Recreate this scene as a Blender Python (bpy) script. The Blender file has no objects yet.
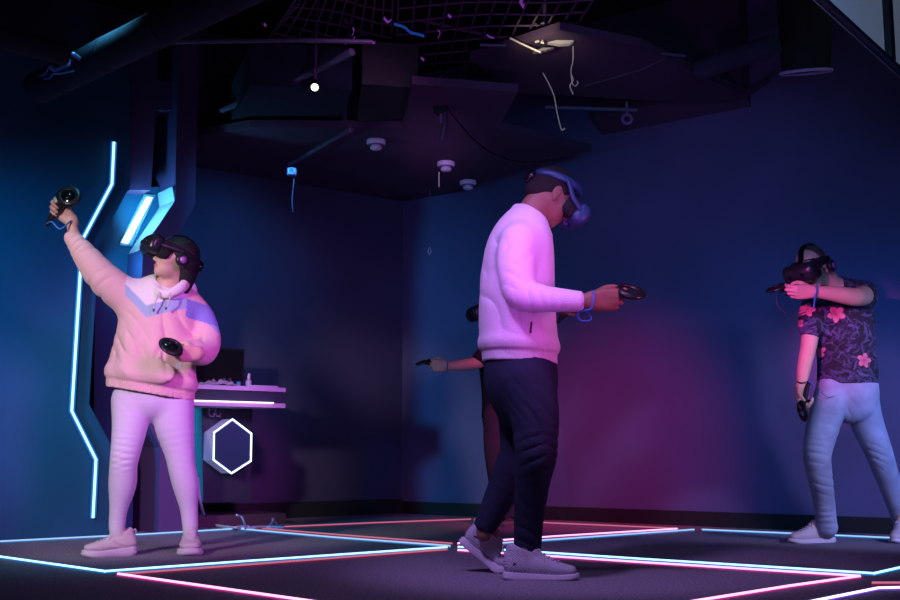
import bpy, bmesh, math, random
import numpy as np
from mathutils import Vector, Matrix

random.seed(7)
rng = np.random.default_rng(7)
COL = bpy.context.scene.collection

# ------------------------------------------------------------------ camera model (used to survey the room)
FPX, CAMH = 1100.0, 0.5
PITCH = math.atan(152 / 1100)
cp, sp_ = math.cos(PITCH), math.sin(PITCH)


def ray(px, py):
    x = (px - 450) / FPX
    z = -(py - 300) / FPX
    return np.array([x, cp - z * sp_, sp_ + z * cp])


def at(px, py, Y):
    r = ray(px, py)
    return np.array([0, 0, CAMH]) + r * (Y / r[1])


def onz(px, py, z):
    r = ray(px, py)
    return np.array([0, 0, CAMH]) + r * ((z - CAMH) / r[2])


def onplane(px, py, q, n):
    r = ray(px, py)
    o = np.array([0, 0, CAMH])
    return o + r * (np.dot(np.array(q) - o, n) / np.dot(r, n))


def nrm(v):
    v = np.asarray(v, float)
    return v / np.linalg.norm(v)


def frame(x, yhint):
    """rotation with columns x, y, z; y as close to yhint as possible"""
    x = nrm(x)
    y = np.asarray(yhint, float)
    y = nrm(y - np.dot(y, x) * x)
    return np.stack([x, y, np.cross(x, y)], axis=1)


# ------------------------------------------------------------------ materials
def mat(name, col, rough=0.7, metal=0.0, emit=None, es=0.0, spec=0.4, bump=0.0, bscale=200.0, var=0.0, vscale=8.0,
        vcol=False, alpha=None, trans=0.0, sheen=0.0, sss=0.0):
    m = bpy.data.materials.new(name)
    m.use_nodes = True
    nt = m.node_tree
    b = nt.nodes['Principled BSDF']
    b.inputs['Base Color'].default_value = (*col, 1)
    b.inputs['Roughness'].default_value = rough
    b.inputs['Metallic'].default_value = metal
    b.inputs['Specular IOR Level'].default_value = spec
    if sheen:
        b.inputs['Sheen Weight'].default_value = sheen
    if sss:
        b.inputs['Subsurface Weight'].default_value = sss
        b.inputs['Subsurface Scale'].default_value = 0.02
    if trans:
        b.inputs['Transmission Weight'].default_value = trans
    if emit:
        b.inputs['Emission Color'].default_value = (*emit, 1)
        b.inputs['Emission Strength'].default_value = es
    tc = nt.nodes.new('ShaderNodeTexCoord')
    src = None
    if vcol:
        a = nt.nodes.new('ShaderNodeVertexColor')
        a.layer_name = 'Col'
        src = a.outputs['Color']
    if var:
        n = nt.nodes.new('ShaderNodeTexNoise')
        n.inputs['Scale'].default_value = vscale
        n.inputs['Detail'].default_value = 5
        nt.links.new(tc.outputs['Object'], n.inputs['Vector'])
        mr = nt.nodes.new('ShaderNodeMapRange')
        mr.inputs[1].default_value = 0.3
        mr.inputs[2].default_value = 0.7
        mr.inputs[3].default_value = 1 - var
        mr.inputs[4].default_value = 1 + var
        nt.links.new(n.outputs['Fac'], mr.inputs[0])
        mx = nt.nodes.new('ShaderNodeMix')
        mx.data_type = 'RGBA'
        mx.blend_type = 'MULTIPLY'
        mx.inputs[0].default_value = 1
        mx.inputs[6].default_value = (*col, 1)
        if src:
            nt.links.new(src, mx.inputs[6])
        nt.links.new(mr.outputs[0], mx.inputs[7])
        src = mx.outputs[2]
    if src:
        nt.links.new(src, b.inputs['Base Color'])
    if bump:
        n2 = nt.nodes.new('ShaderNodeTexNoise')
        n2.inputs['Scale'].default_value = bscale
        n2.inputs['Detail'].default_value = 3
        nt.links.new(tc.outputs['Object'], n2.inputs['Vector'])
        bp = nt.nodes.new('ShaderNodeBump')
        bp.inputs['Strength'].default_value = bump
        bp.inputs['Distance'].default_value = 0.01
        nt.links.new(n2.outputs['Fac'], bp.inputs['Height'])
        nt.links.new(bp.outputs['Normal'], b.inputs['Normal'])
    return m


# ------------------------------------------------------------------ object helpers
def tag(o, label=None, cat=None, group=None, kind=None):
    if label: o['label'] = label
    if cat: o['category'] = cat
    if group: o['group'] = group
    if kind: o['kind'] = kind
    return o


def empty(name, loc=(0, 0, 0), R=None, label=None, cat=None, group=None):
    o = bpy.data.objects.new(name, None)
    COL.objects.link(o)
    M = Matrix.Translation(Vector(loc))
    if R is not None:
        M = M @ Matrix(np.asarray(R).tolist()).to_4x4()
    o.matrix_world = M
    o.empty_display_size = 0.05
    return tag(o, label, cat, group)


def link(name, me, m=None, parent=None):
    o = bpy.data.objects.new(name, me)
    COL.objects.link(o)
    if m is not None:
        me.materials.append(m)
    if parent is not None:
        o.parent = parent
    return o


def np_mesh(name, V, F, smooth=True, col=None):
    V = np.ascontiguousarray(V, dtype=np.float32)
    F = np.ascontiguousarray(F, dtype=np.int32)
    me = bpy.data.meshes.new(name)
    n, k = F.shape
    me.vertices.add(len(V))
    me.vertices.foreach_set('co', V.ravel())
    me.loops.add(n * k)
    me.loops.foreach_set('vertex_index', F.ravel())
    me.polygons.add(n)
    me.polygons.foreach_set('loop_start', np.arange(0, n * k, k, dtype=np.int32))
    me.update(calc_edges=True)
    me.validate()
    me.polygons.foreach_set('use_smooth', np.full(len(me.polygons), smooth))
    if col is not None:
        a = me.color_attributes.new('Col', 'FLOAT_COLOR', 'POINT')
        c = np.ones((len(V), 4), np.float32)
        c[:, :3] = col
        a.data.foreach_set('color', c.ravel())
    return me


class MB:
    """collects shapes, builds ONE mesh"""

    def __init__(s):
        s.v, s.f, s.sm = [], [], []

    def _add(s, vs, fs, smooth=False):
        b = len(s.v)
        s.v += [tuple(map(float, p)) for p in vs]
        s.f += [tuple(b + i for i in f) for f in fs]
        s.sm += [smooth] * len(fs)
        return s

    def box(s, c, d, R=None, bev=0.0):
        bm = bmesh.new()
        bmesh.ops.create_cube(bm, size=1)
        for v in bm.verts:
            v.co = Vector((v.co.x * d[0], v.co.y * d[1], v.co.z * d[2]))
        if bev:
            bmesh.ops.bevel(bm, geom=bm.edges[:], offset=bev, segments=2, profile=0.6, affect='EDGES')
        s._bm(bm, c, R)
        return s

    def _bm(s, bm, c, R=None, smooth=False):
        A = np.array([v.co[:] for v in bm.verts])
        if R is not None:
            A = A @ np.asarray(R).T
        A = A + np.asarray(c)
        bm.verts.index_update()
        s._add(A, [[v.index for v in f.verts] for f in bm.faces], smooth)
        bm.free()

    def cyl(s, a, b, r0, r1=None, n=20, cap=True, smooth=True):
        a, b = np.asarray(a, float), np.asarray(b, float)
        r1 = r0 if r1 is None else r1
        w = nrm(b - a)
        h = np.array([0, 0, 1.0]) if abs(w[2]) < .9 else np.array([1.0, 0, 0])
        u = nrm(np.cross(w, h)); v = np.cross(w, u)
        ring = [(math.cos(2 * math.pi * i / n), math.sin(2 * math.pi * i / n)) for i in range(n)]
        P = [a + r0 * (c * u + q * v) for c, q in ring] + [b + r1 * (c * u + q * v) for c, q in ring]
        s._add(P, [(i, (i + 1) % n, n + (i + 1) % n, n + i) for i in range(n)], smooth)
        if cap:
            s._add(P[:n], [tuple(range(n))[::-1]])
            s._add(P[n:], [tuple(range(n))])
        return s

    def tube(s, pts, r, n=8, closed=False, flat=None, side=None):
        """sweep along pts; flat=(ru,rv) elliptical/ribbon section with ru along side"""
        pts = [np.asarray(p, float) for p in pts]
        N = len(pts)
        P = []
        U = None
        for i in range(N):
            if closed:
                w = nrm(pts[(i + 1) % N] - pts[i - 1])
            else:
                w = nrm(pts[min(i + 1, N - 1)] - pts[max(i - 1, 0)])
            if side is not None:
                sd = side[i] if isinstance(side, list) else side
                u = np.asarray(sd, float)
                u = nrm(u - np.dot(u, w) * w)
            elif U is None:
                h = np.array([0, 0, 1.0]) if abs(w[2]) < .9 else np.array([1.0, 0, 0])
                u = nrm(np.cross(w, h))
            else:
                u = nrm(U - np.dot(U, w) * w)
            U = u
            v = np.cross(w, u)
            rr = r[i] if isinstance(r, (list, tuple, np.ndarray)) else r
            ru, rv = flat if flat else (rr, rr)
            for k in range(n):
                t = 2 * math.pi * (k + .5) / n
                P.append(pts[i] + ru * math.cos(t) * u + rv * math.sin(t) * v)
        F = []
        for i in range(N if closed else N - 1):
            j = (i + 1) % N
            for k in range(n):
                F.append((i * n + k, i * n + (k + 1) % n, j * n + (k + 1) % n, j * n + k))
        s._add(P, F, True)
        if not closed:
            s._add(P[:n], [tuple(range(n))[::-1]])
            s._add(P[-n:], [tuple(range(n))])
        return s

    def prism(s, poly, ext):
        """planar polygon (3D points) extruded by vector ext"""
        n = len(poly)
        ext = np.asarray(ext, float)
        P = [np.asarray(p, float) for p in poly]
        P = P + [p + ext for p in P]
        s._add(P, [tuple(range(n)), tuple(range(n, 2 * n))[::-1]] + [(i, n + i, n + (i + 1) % n, (i + 1) % n) for i in range(n)])
        return s

    def lathe(s, prof, c, axis=(0, 0, 1), n=24):
        w = nrm(axis)
        h = np.array([0, 0, 1.0]) if abs(w[2]) < .9 else np.array([1.0, 0, 0])
        u = nrm(np.cross(w, h)); v = np.cross(w, u)
        c = np.asarray(c, float)
        P = []
        for (r, z) in prof:
            for i in range(n):
                t = 2 * math.pi * i / n
                P.append(c + w * z + r * (math.cos(t) * u + math.sin(t) * v))
        F = []
        for j in range(len(prof) - 1):
            for i in range(n):
                F.append((j * n + i, j * n + (i + 1) % n, (j + 1) * n + (i + 1) % n, (j + 1) * n + i))
        s._add(P, F, True)
        return s

    def build(s, name, m=None, parent=None, origin=(0, 0, 0)):
        me = bpy.data.meshes.new(name)
        o = np.asarray(origin, float)
        me.from_pydata([tuple(np.asarray(p) - o) for p in s.v], [], s.f)
        me.validate()
        bm = bmesh.new(); bm.from_mesh(me)
        bmesh.ops.recalc_face_normals(bm, faces=bm.faces[:])
        bm.to_mesh(me); bm.free()
        if len(me.polygons) == len(s.sm):
            me.polygons.foreach_set('use_smooth', s.sm)
        ob = link(name, me, m, parent)
        if parent is None:
            ob.location = tuple(o)
        return ob


def crom(pts, sub):
    """Catmull-Rom resampling of rows"""
    P = np.asarray(pts, float)
    if len(P) < 3 or sub <= 1:
        return P
    Q = np.vstack([2 * P[0] - P[1], P, 2 * P[-1] - P[-2]])
    out = []
    for i in range(1, len(Q) - 2):
        p0, p1, p2, p3 = Q[i - 1], Q[i], Q[i + 1], Q[i + 2]
        for k in range(sub):
            t = k / sub
            out.append(.5 * ((2 * p1) + (-p0 + p2) * t + (2 * p0 - 5 * p1 + 4 * p2 - p3) * t * t + (-p0 + 3 * p1 - 3 * p2 + p3) * t ** 3))
    out.append(P[-1])
    return np.array(out)


# ------------------------------------------------------------------ implicit bodies
class SDF:
    def __init__(s, lo, hi, h):
        s.lo = np.asarray(lo, float); s.h = h
        s.n = np.ceil((np.asarray(hi, float) - s.lo) / h).astype(int) + 1
        s.D = np.full(s.n, 0.25, np.float32)
        s.ax = [(s.lo[i] + h * np.arange(s.n[i])).astype(np.float32) for i in range(3)]

    def blk(s, bmin, bmax):
        a = np.clip(np.floor((np.asarray(bmin) - s.lo) / s.h).astype(int), 0, s.n)
        b = np.clip(np.ceil((np.asarray(bmax) - s.lo) / s.h).astype(int) + 1, 0, s.n)
        sl = tuple(slice(a[i], b[i]) for i in range(3))
        P = (s.ax[0][sl[0]][:, None, None], s.ax[1][sl[1]][None, :, None], s.ax[2][sl[2]][None, None, :])
        return sl, P

    def _mix(s, sl, d, k, mode):
        A = s.D[sl]
        if A.size == 0:
            return
        if mode == 'add':
            if k > 0:
                hh = np.maximum(k - np.abs(A - d), 0) / k
                s.D[sl] = np.minimum(A, d) - hh * hh * k * .25
            else:
                s.D[sl] = np.minimum(A, d)
        else:
            d = -d
            if k > 0:
                hh = np.maximum(k - np.abs(A - d), 0) / k
                s.D[sl] = np.maximum(A, d) + hh * hh * k * .25
            else:
                s.D[sl] = np.maximum(A, d)

    def tube(s, pts, rad, side=(1, 0, 0), sub=4, k=0.02, mode='add', grow=0.0, cut0=False, cut1=False):
        """pts Nx3, rad N or Nx2 (radius along side, radius across)"""
        P0 = np.asarray(pts, float)
        R0 = np.asarray(rad, float)
        if R0.ndim == 1:
            R0 = np.stack([R0, R0], 1)
        Q = crom(np.hstack([P0, R0]), sub)
        P0, R0 = Q[:, :3], np.maximum(Q[:, 3:], .002) + grow
        m = R0.max() + k + 4 * s.h
        sl, P = s.blk(P0.min(0) - m, P0.max(0) + m)
        d = None
        side = np.asarray(side, float)
        for i in range(len(P0) - 1):
            a, b = P0[i], P0[i + 1]
            ab = b - a
            L2 = float(ab @ ab)
            if L2 < 1e-10:
                continue
            w = ab / math.sqrt(L2)
            u = side - (side @ w) * w
            if np.linalg.norm(u) < .05:
                u = np.array([0, 1.0, 0]) - w[1] * w
            u = nrm(u); v = np.cross(w, u)
            X, Y, Z = P[0] - a[0], P[1] - a[1], P[2] - a[2]
            tw = X * w[0] + Y * w[1] + Z * w[2]
            t = np.clip(tw / math.sqrt(L2), 0, 1)
            ww = tw - t * math.sqrt(L2)
            uu = X * u[0] + Y * u[1] + Z * u[2]
            vv = X * v[0] + Y * v[1] + Z * v[2]
            ru = R0[i, 0] + (R0[i + 1, 0] - R0[i, 0]) * t
            rv = R0[i, 1] + (R0[i + 1, 1] - R0[i, 1]) * t
            rc = np.minimum(ru, rv)
            k0 = np.sqrt((uu / ru) ** 2 + (vv / rv) ** 2 + (ww / rc) ** 2)
            k1 = np.sqrt((uu / ru ** 2) ** 2 + (vv / rv ** 2) ** 2 + (ww / rc ** 2) ** 2) + 1e-9
            q = np.where(k0 < .02, -rc, k0 * (k0 - 1) / k1)
            if cut0 and i == 0:
                q = np.maximum(q, -tw)
            if cut1 and i == len(P0) - 2:
                q = np.maximum(q, tw - math.sqrt(L2))
            d = q if d is None else np.minimum(d, q)
        s._mix(sl, d, k, mode)
        return s

    def ell(s, c, r, R=None, k=0.02, mode='add'):
        c = np.asarray(c, float); r = np.asarray(r, float) * np.ones(3)
        m = r.max() + k + 4 * s.h
        sl, P = s.blk(c - m, c + m)
        X, Y, Z = P[0] - c[0], P[1] - c[1], P[2] - c[2]
        if R is None:
            R = np.eye(3)
        l = [X * R[0, i] + Y * R[1, i] + Z * R[2, i] for i in range(3)]
        k0 = np.sqrt(sum((l[i] / r[i]) ** 2 for i in range(3)))
        k1 = np.sqrt(sum((l[i] / r[i] ** 2) ** 2 for i in range(3))) + 1e-9
        d = np.where(k0 < .02, -r.min(), k0 * (k0 - 1) / k1)
        s._mix(sl, d, k, mode)
        return s

    def box(s, c, half, R=None, rad=0.01, k=0.01, mode='add'):
        c = np.asarray(c, float); half = np.asarray(half, float)
        m = np.linalg.norm(half) + k + 4 * s.h
        sl, P = s.blk(c - m, c + m)
        X, Y, Z = P[0] - c[0], P[1] - c[1], P[2] - c[2]
        if R is None:
            R = np.eye(3)
        q = [np.abs(X * R[0, i] + Y * R[1, i] + Z * R[2, i]) - (half[i] - rad) for i in range(3)]
        o = np.sqrt(sum(np.maximum(a, 0) ** 2 for a in q))
        d = o + np.minimum(np.maximum(np.maximum(q[0], q[1]), q[2]), 0) - rad
        s._mix(sl, d, k, mode)
        return s

    def cut(s, p, n, rad):
        """remove everything on the +n side of the plane through p, within rad of p"""
        p = np.asarray(p, float); n = nrm(n)
        sl, P = s.blk(p - rad, p + rad)
        X, Y, Z = P[0] - p[0], P[1] - p[1], P[2] - p[2]
        pl = X * n[0] + Y * n[1] + Z * n[2]
        sph = np.sqrt(X * X + Y * Y + Z * Z) - rad
        s.D[sl] = np.maximum(s.D[sl], -np.maximum(-pl, sph))
        return s

    def hollow(s, p, n, rad, wall, depth):
        """open a cavity behind a cut: inside the shell, up to depth behind the plane"""
        p = np.asarray(p, float); n = nrm(n)
        sl, P = s.blk(p - rad, p + rad)
        X, Y, Z = P[0] - p[0], P[1] - p[1], P[2] - p[2]
        pl = X * n[0] + Y * n[1] + Z * n[2]
        A = s.D0[sl]
        cav = np.maximum(A + wall, -pl - depth)
        cav = np.maximum(cav, np.sqrt(X * X + Y * Y + Z * Z) - rad)
        s.D[sl] = np.maximum(s.D[sl], -cav)
        return s

    def disp(s, fn, lim=0.035):
        i = np.nonzero(np.abs(s.D) < lim)
        p = np.stack([s.ax[a][i[a]] for a in range(3)], 1).astype(float)
        s.D[i] += fn(p).astype(np.float32)
        return s

    def mesh(s, smooth=1):
        D = s.D
        S = D < 0
        for ax in range(3):   # close the border
            for e in (0, -1):
                ix = [slice(None)] * 3; ix[ax] = e
                S[tuple(ix)] = False
        c = np.zeros(np.array(S.shape) - 1, np.int8)
        offs = [(i, j, k) for i in (0, 1) for j in (0, 1) for k in (0, 1)]
        for (i, j, k) in offs:
            c += S[i:S.shape[0] - 1 + i, j:S.shape[1] - 1 + j, k:S.shape[2] - 1 + k]
        act = (c > 0) & (c < 8)
        idx = np.argwhere(act)
        vid = np.full(c.shape, -1, np.int32)
        vid[act] = np.arange(len(idx), dtype=np.int32)
        val = np.stack([D[idx[:, 0] + i, idx[:, 1] + j, idx[:, 2] + k] for (i, j, k) in offs], 1).astype(float)
        acc = np.zeros((len(idx), 3)); cnt = np.zeros(len(idx))
        for a in range(8):
            for b in range(a + 1, 8):
                oa, ob = np.array(offs[a]), np.array(offs[b])
                if np.abs(oa - ob).sum() != 1:
                    continue
                m = (val[:, a] < 0) != (val[:, b] < 0)
                t = val[m, a] / (val[m, a] - val[m, b])
                acc[m] += oa + t[:, None] * (ob - oa)
                cnt[m] += 1
        V = s.lo + s.h * (idx + acc / np.maximum(cnt, 1)[:, None])
        F = []
        for ax in range(3):
            A = np.moveaxis(S, ax, 0)
            W = np.moveaxis(vid, ax, 0)
            ch = A[:-1] != A[1:]
            ch = ch[:, 1:-1, 1:-1]
            e = np.argwhere(ch)
            i, j, k = e[:, 0], e[:, 1] + 1, e[:, 2] + 1
            q = np.stack([W[i, j - 1, k - 1], W[i, j, k - 1], W[i, j, k], W[i, j - 1, k]], 1)
            ins = A[i, j, k]
            fl = ~ins if ax != 1 else ins
            q[fl] = q[fl][:, ::-1]
            F.append(q)
        F = np.vstack(F)
        F = F[(F >= 0).all(1)]
        for _ in range(smooth):
            E = np.vstack([F[:, [0, 1]], F[:, [1, 2]], F[:, [2, 3]], F[:, [3, 0]]])
            n = len(V)
            cn = np.bincount(E[:, 0], minlength=n) + np.bincount(E[:, 1], minlength=n)
            T = np.stack([np.bincount(E[:, 0], V[E[:, 1], d], n) + np.bincount(E[:, 1], V[E[:, 0], d], n) for d in range(3)], 1)
            V = V * .5 + .5 * T / np.maximum(cn, 1)[:, None]
        return V, F

    def build(s, name, m, parent=None, origin=(0, 0, 0), smooth=1, colfn=None):
        V, F = s.mesh(smooth)
        a, b, c = V[F[:, 0]], V[F[:, 1]], V[F[:, 2]]
        if np.einsum('ij,ij->i', a, np.cross(b, c)).sum() < 0:
            F = F[:, ::-1]
        col = colfn(V) if colfn else None
        me = np_mesh(name, V - np.asarray(origin, float), F, True, col)
        ob = link(name, me, m, parent)
        if parent is None:
            ob.location = tuple(np.asarray(origin, float))
        return ob


def wob(p, seed, f):
    r = np.random.default_rng(seed)
    o = np.zeros(len(p))
    for _ in range(4):
        d = r.normal(size=3); d /= np.linalg.norm(d)
        o += np.sin(p @ d * f * r.uniform(.6, 1.5) + r.uniform(0, 6.28))
    return o * .5


def folds(specs, seed=1, sc=1.0):
    """specs: (centre, direction across the folds, wavelength, amplitude, radius)"""
    def fn(p):
        o = np.zeros(len(p))
        for i, (c, d, lam, amp, rad) in enumerate(specs):
            q = p - np.asarray(c)
            g = np.exp(-(q ** 2).sum(1) / rad ** 2)
            ph = q @ nrm(d) * 2 * math.pi / lam + 2.2 * wob(p, seed + i, 11) + 1.3 * wob(p, seed + i + 90, 27)
            am = np.clip(.55 + .75 * wob(p, seed + i + 50, 16), 0, 1.3)
            o += .95 * sc * amp * g * am * (np.exp(-2.2 * np.abs(np.sin(ph / 2))) * 2 - .75)
        return o
    return fn
# ------------------------------------------------------------------ anatomy helpers (metres)
def loc(c, R, p):
    return np.asarray(c) + np.asarray(R) @ np.asarray(p, float)


def add_head(S, c, R, s=1.0, jaw=1.0):
    """head frame: x = face forward, y = its left, z = crown; c = middle of the skull at eye level"""
    L = lambda *p: loc(c, R, np.array(p) * s)
    S.ell(L(-.012, 0, .035), np.array((.098, .077, .088)) * s, R, .0)
    S.ell(L(.03, 0, -.03), np.array((.062, .060 * jaw, .078)) * s, R, .03)
    S.ell(L(.045, 0, -.075), np.array((.042, .046 * jaw, .036)) * s, R, .025)
    S.ell(L(.072, 0, -.100), np.array((.018, .022, .016)) * s, R, .018)
    for q in (1, -1):
        S.ell(L(.058, .040 * q, -.028), np.array((.026, .024, .024)) * s, R, .02)     # cheek
        S.ell(L(.073, .030 * q, .022), np.array((.016, .026, .010)) * s, R, .012)     # brow
        S.ell(L(.092, .032 * q, .000), np.array((.014, .016, .012)) * s, R, .008, 'sub')
        S.ell(L(.073, .032 * q, .000), np.array((.0125, .0125, .0125)) * s, R, .002)   # eyeball
        # ear: shell, hollow, lobe
        S.ell(L(-.008, .079 * q, -.006), np.array((.019, .010, .032)) * s, R, .006)
        S.ell(L(-.004, .090 * q, -.002), np.array((.010, .006, .019)) * s, R, .004, 'sub')
        S.ell(L(.000, .077 * q, -.036), np.array((.009, .007, .010)) * s, R, .005)
        S.ell(L(.094, .011 * q, -.043), np.array((.009, .007, .007)) * s, R, .005)     # nostril wing
    S.tube([L(.084, 0, .012), L(.096, 0, -.015), L(.110, 0, -.037)], np.array((.007, .009, .0105)) * s, k=.010, sub=2)
    S.ell(L(.092, 0, -.0635), np.array((.010, .023, .0062)) * s, R, .004)
    S.ell(L(.090, 0, -.0755), np.array((.010, .019, .0068)) * s, R, .004)
    S.ell(L(.103, 0, -.0695), np.array((.007, .024, .0022)) * s, R, .002, 'sub')


def add_hand(S, W, R, curl=None, thumb=((.026, .026, -.010), (.058, .046, -.026), (.082, .044, -.042), (.098, .034, -.052)), s=1.0, mirror=False):
    """hand frame: x = towards the fingertips, y = thumb side, z = back of the hand; W = wrist"""
    curl = curl or [(55, 75, 45), (60, 80, 50), (64, 82, 50), (66, 82, 50)]
    L = lambda p: loc(W, R, np.asarray(p, float) * s)
    base = [(.094, .029, .000), (.098, .009, .003), (.092, -.011, .002), (.083, -.029, -.003)]
    lens = [(.043, .026, .021), (.047, .029, .022), (.043, .027, .021), (.034, .021, .019)]
    rad = [.0098, .0100, .0094, .0082]
    S.tube([L((-.02, 0, 0)), L((.02, 0, 0))], [(.026 * s, .019 * s), (.029 * s, .018 * s)], R[:, 1], 2, .012)
    for i in range(4):
        b = base[i]
        S.tube([L((.004, b[1] * .6, 0)), L((.05, b[1] * .9, .001)), L(b)], np.array((.019, .0155, .0125)) * s, k=.012, sub=2)
    S.ell(L((.042, .024, -.012)), np.array((.030, .016, .014)) * s, R, .012)
    S.ell(L((.045, -.024, -.010)), np.array((.032, .013, .012)) * s, R, .012)
    for i in range(4):
        p = np.array(base[i]); a = 0; pts = [p.copy()]; rr = [rad[i] * 1.08]
        for j in range(3):
            a += math.radians(curl[i][j])
            d = np.array([math.cos(a), (1.5 - i) * .05 * math.cos(a), -math.sin(a)])
            p = p + d * lens[i][j]
            pts.append(p.copy()); rr.append(rad[i] * (1.0, .93, .80)[j])
        S.tube([L(q) for q in pts], np.array(rr) * s, k=.003, sub=3)
        for j in (0, 1):
            S.ell(L(pts[j] + np.array([0, 0, .002])), np.ones(3) * rad[i] * 1.06 * s, R, .004)   # knuckles
    S.tube([L(q) for q in thumb], np.array((.015, .0125, .0108, .0085)) * s, k=.006, sub=3)


# ------------------------------------------------------------------ VR gear
def ribbon(mb, pts, w, t, side):
    mb.tube(pts, 1, 10, flat=(w, t), side=side)


def headset(c, R, label, mats, phones=True, halo=True, top=True, tilt=0.0, cable=None, s=1.0, group=None, band=0.0):
    """head frame as add_head. Built of visor, gasket, band, top strap, dial, headphones"""
    root = empty('vr_headset', c, R, label, 'headset', group)
    body, dark, pad, glow = mats
    t = math.radians(tilt)
    V = SDF((.05 * s, -.14 * s, -.1 * s), (.24 * s, .14 * s, .12 * s), .0035)
    A = np.array([[math.cos(t), 0, -math.sin(t)], [0, 1, 0], [math.sin(t), 0, math.cos(t)]])
    q = lambda *p: A @ np.array(p) * s
    V.box(q(.142, 0, .006), np.array((.036, .092, .052)) * s, A, .030 * s, .0)
    V.ell(q(.160, 0, .006), np.array((.034, .084, .046)) * s, A, .02)
    V.box(q(.120, 0, -.050), np.array((.030, .022, .022)) * s, A, .012 * s, .008, 'sub')
    vis = V.build('visor', body, root, smooth=2)
    for yy in (.034, -.034):
        lens = MB()
        lens.cyl(q(.188, yy, .004), q(.1935, yy * .98, .004), .0105 * s, n=16)
        lens.build('camera_lens', dark, vis)
    g = SDF((.02 * s, -.12 * s, -.09 * s), (.16 * s, .12 * s, .11 * s), .0035)
    g.box(q(.088, 0, .004), np.array((.036, .084, .048)) * s, A, .022 * s, .0)
    g.ell(q(.090, 0, -.056), np.array((.060, .018, .034)) * s, A, .01, 'sub')
    g.build('face_gasket', pad, root, smooth=2)
    if halo:
        b = MB()
        n = 48
        pts, sd = [], []
        for i in range(n):
            a = 2 * math.pi * i / n
            z = .030 + band + .028 * math.cos(a)
            pts.append(np.array([-.010 + .112 * math.cos(a), .092 * math.sin(a), z]) * s)
        b.tube(pts, 1, 10, True, (.017 * s, .007 * s), np.array([.0, 0, 1]))
        b.build('head_band', body, root)
        d = MB()
        d.lathe([(0, -.012), (.030, -.012), (.033, -.006), (.033, .006), (.028, .012), (0, .012)], np.array((-.132, 0, .004)) * s, (1, 0, 0), 20)
        d.build('dial', dark, root)
    for q2 in (1, -1):
        a = MB()
        ribbon(a, [q(.12, .091 * q2, .01), q(.06, .098 * q2, .022), np.array((.0, .097 * q2, .032 + band)) * s], .012 * s, .005 * s, (0, 0, 1))
        a.build('side_arm', body, root)
    if top:
        b = MB()
        pts = [q(.135, 0, .058)]
        for i in range(9):
            a = math.radians(25 + i * 16.5)
            pts.append(np.array([-.012 + .108 * math.cos(a), 0, .033 + .098 * math.sin(a)]) * s)
        ribbon(b, crom(pts, 3), .017 * s, .004 * s, (0, 1, 0))
        b.build('top_strap', dark, root)
    if phones:
        for q2 in (1, -1):
            d = MB()
            d.lathe([(0, -.012), (.027, -.012), (.034, -.006), (.035, .008), (.029, .016), (.014, .018), (0, .018)],
                    np.array((-.006, .104 * q2, -.012)) * s, (0, q2, 0), 24)
            ph = d.build('headphone', body, root)
            e = MB()
            e.lathe([(.0, .0005), (.017, .0005), (.017, .003), (0, .003)], np.array((-.006, .1215 * q2, -.012)) * s, (0, q2, 0), 20)
            e.build('logo_plate', glow, ph)
            st = MB()
            ribbon(st, [np.array((-.006, .104 * q2, .012)) * s, np.array((-.008, .102 * q2, .034)) * s], .008 * s, .004 * s, (1, 0, 0))
            st.build('headphone_bracket', dark, root)
    if cable:
        Ri = np.asarray(R).T
        pts = [Ri @ (np.asarray(p) - np.asarray(c)) for p in cable]
        m = MB(); m.tube(crom(pts, 8), .0045, 6)
        m.build('cable', dark, root)
    return root


def controller(c, axis, up, label, mats, lanyard=None, s=1.0, group=None, ring=True, solid=False):
    """axis = along the handle towards the head; up = button side"""
    R = frame(axis, np.cross(up, axis))
    root = empty('vr_controller', c, R, label, 'controller', group)
    body, dark, glow, strap = mats
    h = SDF((-.11 * s, -.04 * s, -.05 * s), (.09 * s, .04 * s, .05 * s), .003)
    h.tube(np.array([(-.095, 0, -.008), (-.05, 0, .0), (.0, 0, .002), (.045, 0, .006)]) * s,
           np.array([(.014, .012), (.0165, .015), (.0165, .016), (.019, .015)]) * s, (0, 1, 0), 4, 0)
    h.ell(np.array((.060, 0, .010)) * s, np.array((.032, .025, .014)) * s, None, .012)
    h.build('handle', body, root, smooth=1)
    t = MB()
    t.lathe([(0, 0), (.016, 0), (.018, .002), (.015, .004), (0, .004)], np.array((.052, 0, .0225)) * s, (0, 0, 1), 20)
    t.build('thumb_pad', dark, root)
    b = MB(); b.box(np.array((.026, 0, -.021)) * s, np.array((.028, .014, .016)) * s, None, .005 * s)
    b.build('trigger', dark, root)
    e = MB(); e.cyl(np.array((-.1, 0, -.008)) * s, np.array((-.094, 0, -.008)) * s, .011 * s, n=16)
    e.build('end_cap', glow, root)
    if ring:
        r = MB()
        pts = []
        for i in range(36):
            a = 2 * math.pi * i / 36
            pts.append(np.array([.088 + .043 * math.cos(a), .052 * math.sin(a), .012 - .020 * math.cos(a)]) * s)
        r.tube(pts, 1, 10, True, (.017 * s, .010 * s), [nrm(np.array([math.cos(2 * math.pi * i / 36), math.sin(2 * math.pi * i / 36) * 1.1, -.5])) for i in range(36)])
        rg = r.build('tracking_ring', body, root)
        if solid:
            r = MB()
            nn = nrm((.42, 0, .9))
            r.lathe([(0, -.006), (.040, -.006), (.042, 0), (.034, .007), (.020, .009), (.018, .012), (0, .013)], np.array((.088, 0, .012)) * s, nn, 28)
            r.build('face_plate', dark, rg)
    if lanyard is not None:
        Ri = R.T
        m = MB()
        m.tube(crom([Ri @ (np.asarray(p) - np.asarray(c)) for p in lanyard], 6), .0042, 6)
        m.build('lanyard', strap, root)
    return root


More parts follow.
